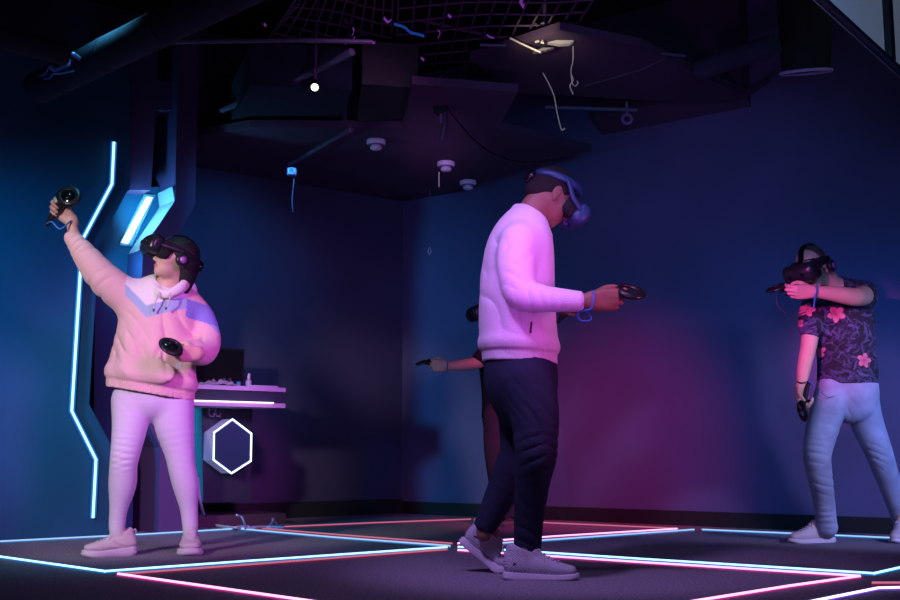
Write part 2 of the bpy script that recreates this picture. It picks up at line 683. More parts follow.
# ------------------------------------------------------------------ footwear
def shoe(person, base, c, fwd, L, W, label, mats, pitch=0.0, chunky=False, lift=0.0, roll=0.0, name='shoe', ankle=.1):
    """c = sole point under the ball of the foot on the ground; fwd = toe direction in the ground plane"""
    up_m, sole_m, lace_m, dark_m = mats
    x = nrm([fwd[0], fwd[1], 0]); z = np.array([0, 0, 1.0]); y = np.cross(z, x)
    R = np.stack([x, y, z], 1)
    th = math.radians(pitch)
    s = L / .30

    def warp(V):
        # rest shoe: ball of foot at x=0; toe at +.09, heel at -.21 ; raise the heel by pitch about the ball
        V = np.array(V, float)
        w = np.clip((-V[:, 0] + .01 * s) / (.05 * s), 0, 1) * th
        X, Z = V[:, 0].copy(), V[:, 2].copy()
        V[:, 0] = X * np.cos(w) + Z * np.sin(w)
        V[:, 2] = -X * np.sin(w) + Z * np.cos(w)
        # toe spring
        t = np.clip((X - .03 * s) / (.07 * s), 0, 1)
        V[:, 2] += .010 * s * t * t
        return V @ R.T + np.asarray(c) + np.array([0, 0, lift])

    hs = (.044 if chunky else .027) * s
    # outline of the sole, heel -.21 .. toe .095
    prof = [(-.212, .0), (-.205, .022), (-.18, .034), (-.13, .034), (-.07, .036), (-.01, .046), (.03, .046), (.06, .040), (.082, .027), (.093, .011), (.095, .0)]
    prof = [(a * s, b * W * s) for a, b in crom(np.array(prof), 3)]
    ring = prof + [(a, -b) for a, b in prof[::-1][1:-1]]
    mb = MB(); n = len(ring)
    levels = [(.94, .0), (1.02, .006 * s), (1.06 if chunky else 1.03, hs * .45), (1.0, hs * .62), (1.05 if chunky else 1.02, hs * .8), (.97, hs)]
    P = []
    for sc, zz in levels:
        for (a, b) in ring:
            bump = 0
            zc = zz
            if chunky and zz > 0.007 and zz < hs * .9:
                bump = .003 * math.sin(a / s * 95)
            heel = np.clip((-a / s - .02) / .15, 0, 1)
            zc = zz * (.85 + .35 * heel) if not chunky else zz * (.85 + .3 * heel)
            P.append(((a + .058 * s) * sc - .058 * s, b * sc + math.copysign(bump, b if b else 1), zc))
    F = []
    for j in range(len(levels) - 1):
        for i in range(n):
            F.append((j * n + i, j * n + (i + 1) % n, (j + 1) * n + (i + 1) % n, (j + 1) * n + i))
    mb._add(warp(P), F, True)
    mb._add(warp(P[:n]), [tuple(range(n))[::-1]])
    mb._add(warp(P[-n:]), [tuple(range(n))])
    # upper
    S = SDF((-.235 * s, -.065 * s, -.01), (.115 * s, .065 * s, .165 * s), .0036)
    S.tube(np.array([(-.175, 0, .055), (-.12, 0, .052), (-.05, 0, .044), (.01, 0, .034 * (1.25 if chunky else 1)), (.058, 0, .026 * (1.4 if chunky else 1)), (.068, 0, .022 * (1.5 if chunky else 1))]) * s + np.array([0, 0, hs * .35]),
           np.array([(.034 * W, .045), (.035 * W, .048), (.038 * W, .042), (.043 * W, .030), (.036 * W, .022), (.029 * W, .018)]) * s, (0, 1, 0), 4, 0)
    S.tube(np.array([(-.150, 0, .05), (-.148, 0, .080), (-.142, 0, .104 if not chunky else .112)]) * s + np.array([0, 0, hs * .3]),
           np.array([(.036, .054), (.035, .056), (.036, .060)]) * s, (0, 1, 0), 3, .02)
    S.tube(np.array([(-.095, 0, .118), (-.070, 0, .098), (-.030, 0, .066)]) * s + np.array([0, 0, hs * .3]), np.array([(.020, .012), (.022, .014), (.018, .012)]) * s, (0, 1, 0), 3, .012)
    if chunky:
        for yy in (1, -1):
            S.tube(np.array([(-.20, .030 * yy, .055), (-.15, .040 * yy, .045), (-.09, .041 * yy, .060), (-.06, .036 * yy, .075)]) * s + np.array([0, 0, hs * .4]), np.ones(4) * .006 * s, k=.005, sub=3)
            S.tube(np.array([(-.09, .041 * yy, .035), (-.03, .045 * yy, .040), (.02, .043 * yy, .025)]) * s + np.array([0, 0, hs * .4]), np.ones(3) * .006 * s, k=.005, sub=3)
    S.cut((0, 0, hs * .62), (0, 0, -1), .4)
    S.ell(np.array((-.126, 0, .140)) * s + np.array([0, 0, hs * .3]), np.array((.045, .030, .064)) * s, None, .006, 'sub')   # ankle opening
    def ztop(x_, y_):
        i = int(np.clip(round((x_ - S.lo[0]) / S.h), 0, S.n[0] - 1)); j = int(np.clip(round((y_ - S.lo[1]) / S.h), 0, S.n[1] - 1))
        kk = np.nonzero(S.D[i, j] < 0)[0]
        return S.lo[2] + S.h * (kk.max() + .3) if len(kk) else .06 * s
    V, F2 = S.mesh(1)
    a, b, d = V[F2[:, 0]], V[F2[:, 1]], V[F2[:, 2]]
    if np.einsum('ij,ij->i', a, np.cross(b, d)).sum() < 0:
        F2 = F2[:, ::-1]
    up = link(name, np_mesh(name, warp(V) - base, F2), up_m, person)
    tag(up, label)
    up_o = mb.build('sole', sole_m, up, (0, 0, 0))
    me = up_o.data
    me.transform(Matrix.Translation(Vector(-np.asarray(base))))
    # laces and heel tab follow the instep
    lc = MB()
    for i in range(5):
        xx = -.072 + i * .020
        zz = (.104 - i * .0125)
        q = []
        for t_ in np.linspace(-1, 1, 9):
            qx, qy = (xx + .008 * (1 - t_ * t_) + .004 * t_) * s, .022 * t_ * s
            q.append((qx, qy, ztop(qx, qy) + .002))
        lc.tube(list(warp(np.array(q))), .0036 * s, 6)
    for yy in (1, -1):
        q = []
        for (qx, qy) in crom(np.array([(-.074, 0), (-.066, .012 * yy), (-.052, .022 * yy), (-.046, .03 * yy)]) * s, 4):
            q.append((qx, qy, ztop(qx, qy) + .004))
        lc.tube(list(warp(np.array(q))), .0030 * s, 6)
    o = lc.build('laces', lace_m, up)
    o.data.transform(Matrix.Translation(Vector(-np.asarray(base))))
    if not chunky:
        for yy in (1, -1):
            mk = MB()
            yq = max([y_ for y_ in np.arange(.015, .055, .002) * s if S.D[tuple(np.clip(np.round((np.array([-.165 * s, y_ * yy, .070 * s]) - S.lo) / S.h).astype(int), 0, S.n - 1))] < 0] or [.03 * s])
            q = np.array([(-.172 * s, yq * yy + .0025 * yy, .066 * s), (-.158 * s, yq * yy + .0025 * yy, .069 * s)])
            mk.tube(list(warp(q)), .003 * s, 6)
            o = mk.build('side_mark', dark_m, up)
            o.data.transform(Matrix.Translation(Vector(-np.asarray(base))))
    tb = MB()
    q = np.array([(-.204, 0, .090), (-.212, 0, .118), (-.208, 0, .134), (-.198, 0, .124)]) * s + np.array([0, 0, hs * .3])
    tb.tube(list(warp(crom(q, 3))), 1, 8, flat=(.009 * s, .003 * s), side=y)
    o = tb.build('heel_tab', lace_m, up)
    o.data.transform(Matrix.Translation(Vector(-np.asarray(base))))
    ank = warp(np.array([(-.155, 0, .10)]) * s)[0]
    heel = warp(np.array([(-.16, 0, .05)]) * s)[0]
    ball = warp(np.array([(-.01, 0, .045)]) * s)[0]
    return ank, heel, ball


def add_foot(S, ank, heel, ball):
    S.tube([ank, heel], [.029, .026], k=.01, sub=1)
    S.tube([heel, ball], [.026, .024], k=.02, sub=3)
# ================================================================== THE ROOM
U = np.array([.79, .61, 0]); U /= np.linalg.norm(U)        # along the left wall, away from the camera
N1 = np.array([U[1], -U[0], 0])                             # left wall's normal, into the room
CORNER = np.array([-.40, 9.2, 0])
Vd = nrm([.80, -.60, 0])                                    # along the right wall, towards the camera
N2 = np.array([-.60, -.80, 0])

M_floor = mat('dark carpet', (.26, .23, .29), .95, bump=.5, bscale=260, var=.45, vscale=90, spec=.2)
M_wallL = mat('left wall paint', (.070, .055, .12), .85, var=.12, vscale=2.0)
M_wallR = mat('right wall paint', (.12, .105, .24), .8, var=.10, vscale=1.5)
M_ceil = mat('near black ceiling', (.022, .018, .026), .95, var=.3, vscale=3)  # very dark, slightly uneven tone
M_soff = mat('dropped ceiling paint', (.075, .045, .085), .9, var=.1, vscale=3)
M_black = mat('black paint', (.018, .018, .02), .8)
M_panel = mat('blue panel', (.005, .080, .17), .6, var=.08, vscale=3)
M_pillar = mat('portal frame paint', (.085, .045, .14), .65)
M_duct = mat('galvanised duct', (.035, .03, .06), .95, 0, var=.2, vscale=6)
M_metal = mat('dull metal', (.25, .25, .27), .4, .8)
M_blackp = mat('black plastic', (.012, .012, .014), .35)


def strip_mat(name, col, st):
    return mat(name, (.02, .02, .02), .4, emit=col, es=st)


E_blue = strip_mat('blue white led', (.32, .70, 1.0), 2.5)
E_bluec = strip_mat('blue led halo', (.02, .30, 1.0), .55)  # these dim emissive bands imitate the halo around each LED core
E_pink = strip_mat('pink led', (1.0, .40, .80), 2.1)
E_pinkc = strip_mat('pink led halo', (1.0, .05, .5), .45)
E_red = strip_mat('rosy led', (1.0, .28, .45), .55)
E_redc = strip_mat('rosy led halo', (.9, .03, .2), .2)
E_far = strip_mat('pale blue led', (.42, .66, 1.0), 1.0)
E_violet = strip_mat('violet led', (.55, .45, 1.0), 3.2)
E_violetc = strip_mat('violet led halo', (.3, .1, 1.0), .5)

Z = np.array([0, 0, 1.0])
fl = MB(); fl.box((0, 4, -.05), (16, 16, .1)); tag(fl.build('floor', M_floor), kind='structure')


def wall(name, p0, p1, z0, z1, n, m, th=.15):
    w = MB()
    p0, p1 = np.asarray(p0, float), np.asarray(p1, float)
    poly = [p0 + Z * z0, p1 + Z * z0, p1 + Z * z1, p0 + Z * z1]
    w.prism(poly, -n * th)
    return tag(w.build(name, m), kind='structure')


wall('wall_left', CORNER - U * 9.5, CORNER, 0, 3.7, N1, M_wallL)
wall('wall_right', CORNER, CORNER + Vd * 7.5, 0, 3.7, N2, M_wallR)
b = MB(); b.prism([CORNER + Z * .0 + N2 * .004, CORNER + Vd * 7.5 + N2 * .004, CORNER + Vd * 7.5 + Z * .10 + N2 * .004, CORNER + Z * .10 + N2 * .004], N2 * .012)
tag(b.build('baseboard_right', M_black), kind='structure')
b = MB(); b.prism([CORNER - U * 9 + N1 * .004, CORNER + N1 * .004, CORNER + Z * .12 + N1 * .004, CORNER - U * 9 + Z * .12 + N1 * .004], N1 * .012)
tag(b.build('baseboard_left', M_black), kind='structure')
c = MB(); c.box((0, 5, 3.75), (16, 16, .1)); tag(c.build('ceiling', M_ceil), kind='structure')


def slab(name, px, z, h, m, kind='structure', label=None, cat=None):
    """dropped part of the ceiling: outline of its underside seen at height z"""
    w = MB()
    w.prism([onz(x, y, z) for x, y in px], Z * h)
    o = w.build(name, m)
    return tag(o, label, cat, None, kind)


# underside of the dropped ceiling along the far corner, with the black recess beside it
slab('ceiling_soffit_corner', [(120, 150), (200, 175), (290, 196), (400, 222), (440, 226), (478, 184), (530, 163), (592, 151), (498, 128), (518, 92), (412, 84), (402, 128), (250, 127)], 2.62, .05, M_soff)
slab('ceiling_soffit_right', [(520, 93), (640, 100), (735, 105), (770, 82), (745, 96), (690, 70), (640, 46), (560, 30), (470, 60)], 2.9, .05, M_soff)
# bulkhead along the top of the right wall
q0 = CORNER + Vd * 1.95
t = MB(); t.prism([q0 + Z * 2.86 + N2 * .01, q0 + Z * 2.96 + N2 * .16, q0 + Z * 3.7 + N2 * .16, q0 + Z * 3.7 + N2 * .01], Vd * 1.15)
tag(t.build('trim_1', M_soff), kind='structure')

# ------------------------------------------------------------------ left: panel with the light line, portal frame
QP = at(93, 518, 6.62) - Z * at(93, 518, 6.62)[2]
PL = lambda x, y, d=0.0: onplane(x, y, QP + N1 * d, N1)
pan = MB()
edge = [(132, 20), (130, 186), (99, 243), (89, 404), (112, 447), (110, 540)]
poly = [PL(x, y) for x, y in edge]
poly[-1][2] = 0
far = PL(-420, 300)
poly += [np.array([far[0], far[1], 0]), np.array([far[0], far[1], 2.9])]
poly[0][2] = 2.9
pan.prism(poly, -N1 * .12)
tag(pan.build('wall_panel', M_panel), kind='structure')
led = [(114, 142), (112, 184), (82.3, 240), (71.8, 411), (96, 459.5), (93, 518)]
l = MB(); l.tube([PL(x, y, .022) for x, y in led], .0075, 8)
root = l.build('light_line', E_blue)
tag(root, 'long kinked blue-white LED light line on the dark blue wall panel', 'LED light')
ch = MB(); ch.tube([PL(x, y, .012) for x, y in led], 1, 8, flat=(.019, .007), side=U)  # wider dim band behind the line, a painted glow halo
ch.build('halo_band', E_bluec, root)

# portal frame: kinked post, extruded back from the panel plane
fr = MB()
fp = [(179, 20), (175, 201), (143, 249), (137, 404), (160, 447), (158, 535), (188, 535), (190, 440), (167, 395), (172, 246), (195, 205), (200, 20)]
P3 = [PL(x, y, -.05) for x, y in fp]
for i in (5, 6): P3[i][2] = 0
for i in (0, 11): P3[i][2] = 3.2
fr.prism(P3, -N1 * .42)
tag(fr.build('portal_frame', M_pillar), 'purple kinked sci-fi portal post behind the raised-arm player', 'wall frame', kind=None)
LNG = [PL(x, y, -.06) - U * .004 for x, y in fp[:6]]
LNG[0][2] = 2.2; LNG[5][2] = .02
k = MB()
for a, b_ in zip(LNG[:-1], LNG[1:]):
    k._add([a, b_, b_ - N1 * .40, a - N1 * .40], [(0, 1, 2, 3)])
k.build('reveal_reflector', mat('pale reflector', (.30, .42, .50), .5), bpy.data.objects['portal_frame'])  # pale sheets added so the post's left side returns the cyan light
# upper column beside it
uc = MB()
P3 = [PL(x, y, -.14) for x, y in [(131, 20), (130, 190), (151, 190), (156, 110), (172, 110), (174, 84), (158, 80), (158, 20)]]
for i in (0, 7): P3[i][2] = 3.2
uc.prism(P3, -N1 * .25)
tag(uc.build('column_left', M_pillar), kind='structure')
# recessed panel with the slanted light bar
QR = QP - N1 * .30
rp = MB()
P3 = [onplane(x, y, QR, N1) for x, y in [(112, 190), (166, 186), (166, 215), (140, 252), (132, 540), (92, 540), (96, 244)]]
rp.prism(P3, -N1 * .06)
tag(rp.build('recess_panel', M_panel), kind='structure')
bar = MB()
P3 = [onplane(x, y, QR + N1 * .03, N1) for x, y in [(147.5, 197), (152.5, 197.5), (128.5, 243), (122.5, 242)]]
bar.prism(P3, -N1 * .025)
rb = bar.build('light_bar', strip_mat('white bar led', (.60, .88, 1.0), 5.5))
tag(rb, 'short slanted blue-white light bar in the recess above the headset', 'LED light')
hs = MB()
P3 = [onplane(x, y, QR + N1 * .012, N1) for x, y in [(144, 194), (156, 194.5), (132, 246), (119, 245)]]
hs.prism(P3, -N1 * .010)
hs.build('housing', mat('bar housing', (.1, .25, .4), .5), rb)

# ------------------------------------------------------------------ floor LED outlines
def floor_strip(pts, core, halo_m, label, group, w=.011, gap=1.0):
    P = [onz(x, y, .008) for x, y in pts]
    k = MB()
    k.tube(P, 1, 8, flat=(w, .006), side=[np.array([-(P[min(i + 1, len(P) - 1)] - P[max(i - 1, 0)])[1], (P[min(i + 1, len(P) - 1)] - P[max(i - 1, 0)])[0], 0]) for i in range(len(P))])
    o = k.build('floor_light_strip', core)
    tag(o, label, 'LED strip', group)
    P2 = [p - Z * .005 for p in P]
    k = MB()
    k.tube(P2, 1, 8, flat=(w * 2.0, .0035), side=[np.array([-(P[min(i + 1, len(P) - 1)] - P[max(i - 1, 0)])[1], (P[min(i + 1, len(P) - 1)] - P[max(i - 1, 0)])[0], 0]) for i in range(len(P))])  # wider flat band under the core imitates its glow
    k.build('halo_band', halo_m, o)
    return o


G = 'glowing strips outlining the floor zones'
floor_strip([(-30, 543), (60, 538.5), (150, 534), (232, 529)], E_far, E_bluec, 'blue floor strip running behind the raised-arm player to the desk', G, .0046)
floor_strip([(-30, 552.5), (30, 561), (105, 571.5)], E_blue, E_bluec, 'blue floor strip cutting the corner at the lower left edge', G, .0046)
floor_strip([(105, 571.5), (250, 561), (447, 547.3)], E_blue, E_bluec, 'blue strip on the floor in front of the pink-hoodie player', G, .0044)
floor_strip([(120, 574.3), (250, 564.6), (447, 549.6)], E_red, E_redc, 'dim red strip hugging the front of the left zone', G, .0036)
floor_strip([(118, 574), (210, 587), (330, 604)], E_pink, E_pinkc, 'bright pink strip running off the bottom left of the floor', G, .0046)
floor_strip([(236, 528.5), (330, 537), (450, 546)], E_far, E_bluec, 'pale blue strip from the desk towards the middle of the floor', G, .0046)
floor_strip([(246, 527.3), (340, 535), (452, 543.6)], E_red, E_redc, 'rosy strip beside the pale one from the desk to the middle', G, .0036)
floor_strip([(262, 527.8), (370, 523), (471, 519.2)], E_red, E_redc, 'red strip along the foot of the dark left wall', G, .0036)
floor_strip([(474, 519.5), (560, 523.5), (678, 528.6)], E_red, E_redc, 'red strip along the right wall, behind the player in white', G, .0036)
floor_strip([(458, 543.4), (560, 536), (677, 528.8)], E_pink, E_pinkc, 'pink strip from the middle of the floor to the right wall', G, .0046)
floor_strip([(462, 546), (570, 538.4), (694, 529.6)], E_far, E_bluec, 'pale blue strip beside the pink one reaching the right wall', G, .0046)
floor_strip([(702, 529.6), (800, 533.8), (925, 539.4)], E_far, E_bluec, 'pale blue strip along the right wall behind the jeans player', G, .0046)
floor_strip([(458, 547), (640, 559), (874, 573.6)], E_blue, E_bluec, 'blue strip in front of the jeans player zone', G, .0036)
floor_strip([(874, 573.6), (925, 562)], E_blue, E_bluec, 'short blue strip turning away at the far right floor corner', G, .0044)
floor_strip([(458, 550.2), (640, 562.3), (860, 576.2)], E_pink, E_pinkc, 'pink strip alongside the blue one in front of the jeans player', G, .005)
floor_strip([(860, 576.2), (790, 586), (690, 602)], E_pink, E_pinkc, 'pink strip running off the bottom right of the floor', G, .0046)
floor_strip([(800, 604), (878, 588.2), (925, 587.2)], E_violet, E_violetc, 'violet strip in the bottom right corner of the floor', G, .0046)
floor_strip([(872, 583), (925, 583)], E_red, E_redc, 'short red strip near the bottom right corner', G, .0036)

# ------------------------------------------------------------------ desk
M_desk = mat('desk laminate', (.035, .04, .075), .45)
M_deskw = mat('desk edge', (.60, .40, .66), .5)
QD = np.array([*(onz(228, 526, 0)[:2]), 0])                  # front foot of the pedestal
DP = lambda x, y, d=0.0: onplane(x, y, QD + N1 * d, N1)
desk = empty('counter_desk', QD, None, 'floating dark counter desk with purple edges beside the pink-hoodie player', 'desk')
org = QD


def dpart(name, mb, m, parent=desk):
    o = mb.build(name, m, parent)
    o.data.transform(Matrix.Translation(Vector(-org)))
    return o


ped = MB()
P3 = [DP(x, y) for x, y in [(202, 403), (252.5, 405), (250.5, 508), (203, 508)]]
P3[0][2] = P3[1][2] = DP(285, 408, .30)[2] - .001
P3[2][2] = P3[3][2] = .16
ped.prism(P3, -N1 * .45)
dpart('pedestal', ped, M_desk)
pl_ = MB()
a0, a1 = DP(196, 520, .05), DP(286, 518, .05)
P3 = [np.array([a0[0], a0[1], .0]), np.array([a1[0], a1[1], .0]), np.array([a1[0], a1[1], .075]), np.array([a0[0], a0[1], .075])]
pl_.prism(P3, -N1 * .5)
dpart('plinth', pl_, mat('plinth', (.10, .05, .09), .6))
# counter: body, top, bottom plate
zt = DP(285, 388, .30)[2]; zb = DP(285, 408, .30)[2]
e0, e1 = DP(193, 385, .30), DP(285, 388, .30)
e0, e1 = np.array([e0[0], e0[1], 0]), np.array([e1[0], e1[1], 0])
def cslab(z0, z1, out, m, name, back=.62, ex=0.0):
    k = MB()
    k.prism([e0 + N1 * out + Z * z0, e1 + N1 * out + U * ex + Z * z0, e1 + N1 * out + U * ex + Z * z1, e0 + N1 * out + Z * z1], -N1 * (back + out))
    return dpart(name, k, m)
cslab(zb + .03, zt - .028, 0, M_desk, 'counter_body', ex=-.012)
cslab(zt - .028, zt, .012, M_deskw, 'counter_top')
cslab(zb, zb + .03, .012, M_deskw, 'counter_underside')
k = MB(); k.tube([e0 + N1 * .016 + Z * (zb + .031), e0 + (e1 - e0) * .86 + N1 * .016 + Z * (zb + .031)], .005, 8)
dpart('edge_light', k, strip_mat('warm white led', (1.0, .85, .95), 2.0))
# bracket hooks under the counter
k = MB()
for x in (209, 215.5):
    p = DP(x, 405, .06)
    k.tube([p + Z * .0, p - Z * .055, p - Z * .075 + U * .012, p - Z * .075 + U * .035, p - Z * .055 + U * .04], .006, 6)
dpart('bracket', k, mat('bracket metal', (.4, .3, .5), .4, .5))

# hexagon lamp on the pedestal
hexp = [(232.5, 419), (251.5, 433.5), (251, 461), (231.5, 473.5), (213.5, 460), (214, 432.5)]
hx = MB(); hx.prism([DP(x, y, .16) for x, y in hexp], -N1 * .157)
hc = DP(232.5, 446, .16)
lamp = hx.build('hexagon_lamp', mat('hexagon box', (.5, .5, .75), .5, emit=(.35, .38, .9), es=.22), None, hc)
tag(lamp, 'hexagon box lamp with glowing white outline on the desk pedestal', 'lamp')
rim = MB(); rim.tube([DP(x, y, .163) for x, y in hexp], .0048, 8, closed=True)
o = rim.build('glowing_rim', strip_mat('hexagon led', (.62, .88, 1.0), 3.2), lamp); o.data.transform(Matrix.Translation(Vector(-hc)))
fc = MB()
ctr = np.mean([DP(x, y, .164) for x, y in hexp], 0)
fc.prism([ctr + (DP(x, y, .164) - ctr) * .93 for x, y in hexp], -N1 * .003)
o = fc.build('front_panel', mat('hexagon face', (.02, .06, .13), .5), lamp); o.data.transform(Matrix.Translation(Vector(-hc)))

# things on the counter
ztop = zt
def ontop(px, d): # point on the counter top: px column at offset d behind the front edge
    p = DP(px, 385, .30 - d); return np.array([p[0], p[1], ztop])
mon = empty('monitor', ontop(217, .36), None, 'flat black monitor standing on the counter desk', 'monitor')
mo = ontop(217, .36)
def mpart(name, mb, m, par=mon):
    o = mb.build(name, m, par); o.data.transform(Matrix.Translation(Vector(-mo))); return o
ma, mb_ = ontop(188, .36), ontop(243.5, .36)
k = MB(); k.prism([ma + Z * .05, mb_ + Z * .05, mb_ + Z * .285, ma + Z * .285], -N1 * .025); mpart('screen', k, M_blackp)
k = MB(); k.prism([ma + U * .012 + Z * .062 + N1 * .002, mb_ - U * .012 + Z * .062 + N1 * .002, mb_ - U * .012 + Z * .273 + N1 * .002, ma + U * .012 + Z * .273 + N1 * .002], -N1 * .003)
mpart('display_panel', k, mat('dark glass', (.01, .01, .013), .15))
k = MB(); mid = (ma + mb_) / 2
k.tube([mid - N1 * .03 + Z * .1, mid - N1 * .03 + Z * .004], 1, 8, flat=(.03, .01), side=U); mpart('stand', k, M_blackp)
k = MB(); k.box(mid - N1 * .03 + Z * .0065, (.2, .14, .01), np.stack([U, -N1, Z], 1), .003); mpart('base', k, M_blackp)

# game pad in front of the monitor
gp = ontop(227, .28)
g = SDF(gp - .1, gp + .12, .004)
Rg = np.stack([U, -N1, Z], 1)
g.ell(gp + Z * .035, (.055, .03, .022), Rg, .0)
for q in (1, -1):
    g.ell(gp + Z * .026 + U * .048 * q + N1 * .022, (.02, .038, .022), Rg, .02)
go = g.build('game_pad', M_blackp, None, gp)
tag(go, 'dark game pad lying in front of the monitor', 'game controller')
k = MB()
for q in (1, -1):
    k.cyl(U * .022 * q + Z * .054, U * .022 * q + Z * .068 + N1 * .004, .008, .01, 12)
k.build('thumb_stick', mat('thumbstick', (.1, .12, .25), .4), go)

# spray bottle
bp = ontop(248.5, .14)
M_clear = mat('clear plastic', (.75, .8, .95), .15, trans=.5)
k = MB(); k.lathe([(0, 0), (.019, 0), (.021, .004), (.021, .042), (.016, .054), (.008, .06), (.008, .066)], bp, n=20)
bo = k.build('spray_bottle', M_clear, None, bp)
tag(bo, 'small clear spray bottle standing on the counter', 'bottle')
k = MB(); k.lathe([(.010, .062), (.010, .078), (.007, .084), (.006, .1), (0, .1)], (0, 0, 0)); k.cyl((0, 0, .09), np.array([.014, -.008, .09]), .004, n=8)
k.build('spray_cap', mat('white cap', (.8, .75, .85), .4), bo)
bp = ontop(238.5, .13)
k = MB(); k.lathe([(0, 0), (.014, 0), (.015, .003), (.015, .024), (.013, .028), (0, .028)], bp, n=18)
o = k.build('small_jar', mat('teal plastic', (.05, .45, .6), .4), None, bp); tag(o, 'tiny teal jar beside the spray bottle', 'jar')
k = MB(); k.lathe([(0, .0282), (.016, .0282), (.016, .038), (0, .038)], (0, 0, 0), n=18); k.build('lid', mat('blue lid', (.05, .3, .7), .4), o)
# crumpled cloth
bp = ontop(219, .145)
n = 34
V, F = [], []
for j in range(n):
    for i in range(n):
        u, v = i / (n - 1) * 2 - 1, j / (n - 1) * 2 - 1
        r = max(0, 1 - (abs(u) ** 2.5 + abs(v) ** 2.5) * .75)
        h = r * (.030 + .012 * math.sin(9 * u + 4 * v) * math.cos(7 * v - 3 * u) + .008 * math.sin(17 * u - 9 * v)) + .003
        q = bp + U * u * .135 * (1 + .1 * math.sin(5 * v)) - N1 * v * .085 * (1 + .12 * math.sin(6 * u)) + Z * max(h, .003)
        V.append(q - bp + Z * .004)
for j in range(n - 1):
    for i in range(n - 1):
        F.append((j * n + i, j * n + i + 1, (j + 1) * n + i + 1, (j + 1) * n + i))
o = link('cleaning_cloth', np_mesh('cleaning_cloth', V, F), mat('pale cloth', (.42, .45, .6), .9)); o.location = bp
so = o.modifiers.new('t', 'SOLIDIFY'); so.thickness = .003
tag(o, 'crumpled pale cloth heaped on the counter desk', 'cloth')
# thin tablet / keyboard
bp = ontop(263, .12)
k = MB(); k.box(bp + Z * .009, (.19, .09, .014), Rg, .004)
o = k.build('keyboard', mat('pale plastic', (.5, .48, .6), .5), None, bp); tag(o, 'slim pale keyboard lying at the right end of the counter', 'keyboard')
k = MB()
for j in range(4):
    for i in range(11):
        k.box(Rg @ np.array([-.08 + i * .016, -.03 + j * .019, .0165]), (.012, .014, .004), Rg)
k.build('keys', mat('keys', (.2, .2, .28), .5), o)

# floor cables by the plinth
M_cable = mat('white cable sheath', (.55, .62, .85), .45)
pts = [DP(197.5, 478, -.02), DP(200, 500, .1), onz(207, 521, .03), onz(222, 526.5, .012), onz(240, 528.3, .012), onz(262, 527.4, .012), onz(284, 527.6, .012)]
k = MB(); k.tube(crom(pts, 8), .011, 8); o = k.build('floor_cable', M_cable); tag(o, 'thick pale cable curving from the desk onto the floor', 'cable')
pts = [onz(236, 527, .012), onz(244, 526.2, .02), onz(245.5, 528, .06) , at(242, 517.5, onz(243, 529, 0)[1]), at(236.5, 515, onz(243, 529, 0)[1])]
k = MB(); k.tube(crom(pts, 8), .007, 8); o = k.build('cable_end', M_cable); tag(o, 'loose cable end curling up off the floor by the plinth', 'cable')
pts = [onz(226, 526.2, .01), onz(236, 527.6, .022), onz(247, 526.2, .01), onz(252, 528, .02), onz(268, 527.6, .01), onz(278, 529.2, .01)]
k = MB(); k.tube(crom(pts, 8), .008, 8); o = k.build('tangled_cable', mat('pink sheath', (.7, .45, .6), .45)); tag(o, 'tangle of thin cable where the floor strips meet by the desk', 'cable')  # tangle has a plain pink base colour
# little clamp foot standing on the plinth's right end
bp = onz(273, 527.0, .0)
k = MB()
for a in range(3):
    t_ = a * 2.094 + .4
    k.tube([bp + Z * .045, bp + np.array([math.cos(t_) * .04, math.sin(t_) * .04, .004])], .006, 6)
k.cyl(bp + Z * .04, bp + Z * .06, .012, n=12)
o = k.build('mini_tripod', mat('tripod metal', (.3, .25, .5), .4, .5), None, bp); tag(o, 'tiny tripod stand on the floor at the end of the plinth', 'tripod')
# ================================================================== CEILING THINGS
# big round duct crossing the upper left
def duct(p, q, r, name, label, m, bands=4):
    p, q = np.asarray(p, float), np.asarray(q, float)
    k = MB(); k.cyl(p, q, r, n=28)
    o = k.build(name, m, None, p)
    tag(o, label, 'duct')
    for i in range(bands):
        t_ = (i + .5) / bands
        k = MB(); c_ = (q - p) * t_; w = nrm(q - p)
        k.cyl(c_ - w * .02, c_ + w * .02, r * 1.03, n=28)
        k.build('seam_band', m, o)
    return o
duct(onz(38, 88, 2.45), onz(262, -22, 2.45), 0.085, 'air_duct', 'blue to purple lit round duct slanting across the upper left ceiling', M_duct)
duct(onz(-60, 20, 2.3), onz(66, 55, 2.3), .05, 'air_duct', 'dark blue duct end poking in at the far upper left corner', M_duct, 2)
# frayed foil on the duct end
k = MB()
fpts = [onz(x, y, 2.40) for x, y in [(40, 75), (46, 73), (49, 67), (55, 70), (63, 67), (70, 64), (68, 57), (73, 54), (80, 59)]]
k.tube(crom(fpts, 5), 1, 6, flat=(.012, .003), side=(.3, .1, 1))
k.tube(crom([p + np.array([.02, 0, -.02 - .008 * (i % 3)]) for i, p in enumerate(fpts[:6])], 5), .004, 6)
o = k.build('hanging_foil', mat('crinkled foil', (.25, .4, .9), .3, .5)); tag(o, 'crinkled blue foil strip dangling at the end of the big duct', 'foil')

